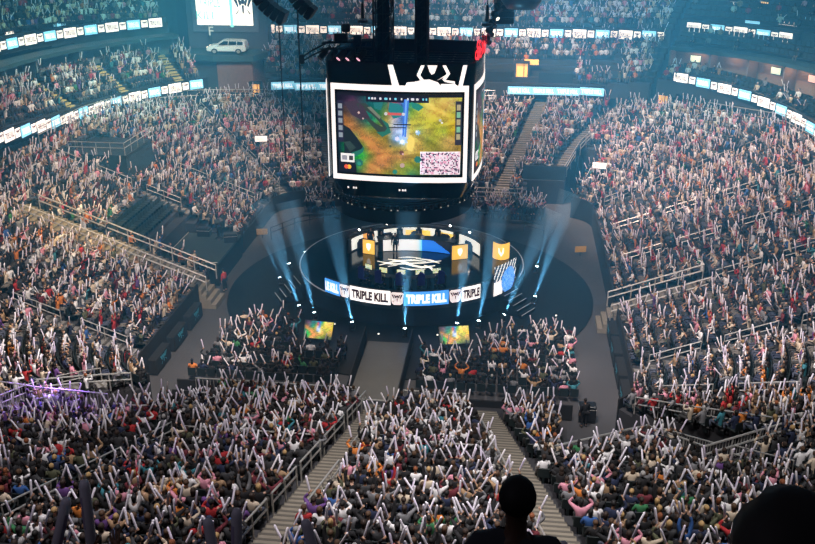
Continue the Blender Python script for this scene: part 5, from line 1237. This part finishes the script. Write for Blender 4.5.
holder(4.05, ((-.05,.32,1.74),(.06,.32,1.70)), ((.04,.0,1),None), (.10,.008,.012), 'person in red sleeves raising one tall dark stick at bottom left', ['tall upright dark stick over the red sleeves at bottom left'])
holder(3.45, ((-.30,.2,.7),(.19,.25,1.30)), (None,(.30,.1,1)), (.01,.01,.012), 'mostly hidden holder of the slanted dark stick at bottom left', ['slanted dark stick near the bottom left corner'])
holder(4.93, ((-.09,.22,1.22),(.03,.24,1.32)), ((-.12,.1,1),(.06,.05,1)), (.01,.01,.012), 'mostly hidden holder of two dark sticks left of the central stairs', ['shorter dark stick left of the central stairs', 'taller dark stick left of the central stairs'])
holder(5.52, ((-.25,.2,.7),(.04,.25,1.26)), (None,(-.24,.1,1)), (.01,.01,.012), 'mostly hidden holder of a dark stick over the central stairs', ['dark stick leaning left over the foot of the central stairs'])
holder(7.45, ((-.21,.24,1.28),(.12,.24,1.26)), ((-.22,.0,1),(.35,.1,1)), (.01,.01,.012), 'mostly hidden holder of two dark sticks right of the lone head', ['dark stick just right of the lone dark head', 'dark stick leaning right, second from the lone dark head'])
holder(7.98, ((-.11,.24,1.26),(.08,.24,1.26)), ((-.05,.0,1),(.16,.1,1)), (.01,.01,.012), 'mostly hidden holder of two dark sticks near the black blurred head', ['upright dark stick, third from the lone dark head', 'dark stick nearest the black blurred head'])

# ------------------------------------------------------------------ light
def spot(name, loc, target, power, col, size=60, blend=.6, radius=1.0):
    l = bpy.data.lights.new(name, 'SPOT'); l.energy = power; l.color = col; l.spot_size = math.radians(size); l.spot_blend = blend; l.shadow_soft_size = radius
    o = bpy.data.objects.new(name, l); COL.objects.link(o); o.location = loc; o.rotation_euler = (Vector(target)-Vector(loc)).to_track_quat('-Z','Y').to_euler(); return o
K = 3900
spot('house_light', (6, -24, 34), (25, -4, 4), 17*K, (1.,.90,.90), 62)
spot('house_light', (4, 12, 33), (24, 18, 5), 17*K, (1.,.91,.93), 56)
spot('house_light', (-6, -28, 34), (-22, -10, 4), 17*K, (1.,.89,.82), 56)
spot('house_light', (-4, 12, 33), (-24, 17, 5), 15*K, (1.,.93,.88), 56)
spot('house_light', (0, 14, 33), (6, 30, 4), 15*K, (1.,.90,.92), 60)
spot('house_light', (-2, -38, 36), (-3, -28, 4), 7*K, (1.,.93,.95), 66)
spot('house_light', (10, -38, 36), (12, -28, 5), 8*K, (1.,.95,.93), 60)
spot('house_light', (0, 20, 30), (4, 46, 12), 8*K, (.70,.85,1.), 80)
spot('corner_light', (-14, 12, 30), (-36, 28, 13), 8*K, (.25,.85,.85), 70)
spot('corner_light', (14, 12, 30), (34, 33, 13), 6*K, (.20,.75,.85), 70)
spot('warm_light', (-10, -4, 30), (-23, -3.5, 5), 12*K, (1.,.82,.45), 22)
spot('floor_light', (-6, -8, 28), (-7.2, -11.5, 0), 3.2*K, (1.,.90,.93), 24)
spot('floor_light', (6, -8, 28), (6.8, -11, 0), 3.2*K, (1.,.90,.93), 24)
spot('car_light', (-14, 10, 26), (-24, 36, 10), 5*K, (1.,.95,1.), 24)
l = bpy.data.lights.new('foreground_fill', 'POINT'); l.energy = 38; l.color = (.85,.78,1.); l.shadow_soft_size = .3; o = bpy.data.objects.new('foreground_fill', l); COL.objects.link(o); o.location = (2.2, -57.6, 26.6)  # unseen fill light, added to lift the dark foreground sticks
spot('walkway_light', (-.2, -6, 15), (-.2, -14.2, 0), 2600, (1.,.85,.6), 26, 1.)
spot('stage_light', (0, -1, 8.0), (0, 2, 0), 900, (.45,.65,1.), 110)
spot('purple_light', bxy(149.5, 6.2)+(7.3,), bxy(150.3, 8.0)+(4.4,), 4500, (.35,.15,1.), 90)
for p, d, near in BEAM_POS:
    spot('beam', p, p + d*10, 9000 if near else 3500, (.16,.58,1.), 13 if near else 10, .5, .05)
W_ = bpy.data.worlds.new('hall_dark'); SC.world = W_; W_.use_nodes = True
W_.node_tree.nodes['Background'].inputs[0].default_value = (.30,.30,.40,1); W_.node_tree.nodes['Background'].inputs[1].default_value = .11
# haze: a thin real scattering volume over the arena, denser in the beams of the floor lamps
def haze_mat(name, dens, col, aniso=0.):
    m = bpy.data.materials.new(name); m.use_nodes = True; nt = m.node_tree; nt.nodes.clear(); o = nt.nodes.new('ShaderNodeOutputMaterial'); v = nt.nodes.new('ShaderNodeVolumeScatter')
    v.inputs['Color'].default_value = (*col,1); v.inputs['Density'].default_value = dens; v.inputs['Anisotropy'].default_value = aniso; nt.links.new(v.outputs['Volume'], o.inputs['Volume']); return m
HZ = MB().box((0,28.5,17.2), (110,95,34)).build('haze', haze_mat('arena_haze', .0084, (.09,.50,.92)))
tag(HZ, 'thin blue haze hanging over the stage and the far stands', 'haze', None, 'stuff')
HB = haze_mat('beam_haze', .09, (.75,.92,1.), .2)
for i, (p, d, near) in enumerate(BEAM_POS):
    L = 7.5 if near else 4.0; r1 = L*math.tan(math.radians(6.5 if near else 5)); q = MB().tube([p-d*.05, p + d*L], [.07, r1], 16)
    tag(q.build('beam_haze', HB), f'hazy blue light beam, {["first","second","third","fourth","fifth","sixth","seventh","eighth"][i] + " from the left of the near arc" if near else ["beside the left aisle","at the far left floor edge","at the far left below the rail","at the far right floor edge"][i-8]}', 'light beam', 'blue light beams', 'stuff')
SC.view_settings.view_transform = 'Standard'; SC.view_settings.look = 'None'; SC.view_settings.exposure = 0.; SC.view_settings.gamma = 1.; SC.view_settings.use_curve_mapping = False
SC.cycles.use_denoising = True
for m_ in bpy.data.materials:
    if m_.name in ('video_picture','white_led','blue_led','white_led_text','strong_blue_led','lamp_lens','pinkish_led','icon_white','floor_led_white','pale_edge','beam_lens','hot_lens','teal_glow_print','pale_cyan_print','ring_lens','pink_lens','lit_doorway','red_sign'): m_.cycles.emission_sampling = 'NONE'
SC.cycles.max_bounces = 5; SC.cycles.diffuse_bounces = 2; SC.cycles.glossy_bounces = 3; SC.cycles.volume_bounces = 1; SC.cycles.sample_clamp_indirect = 4.
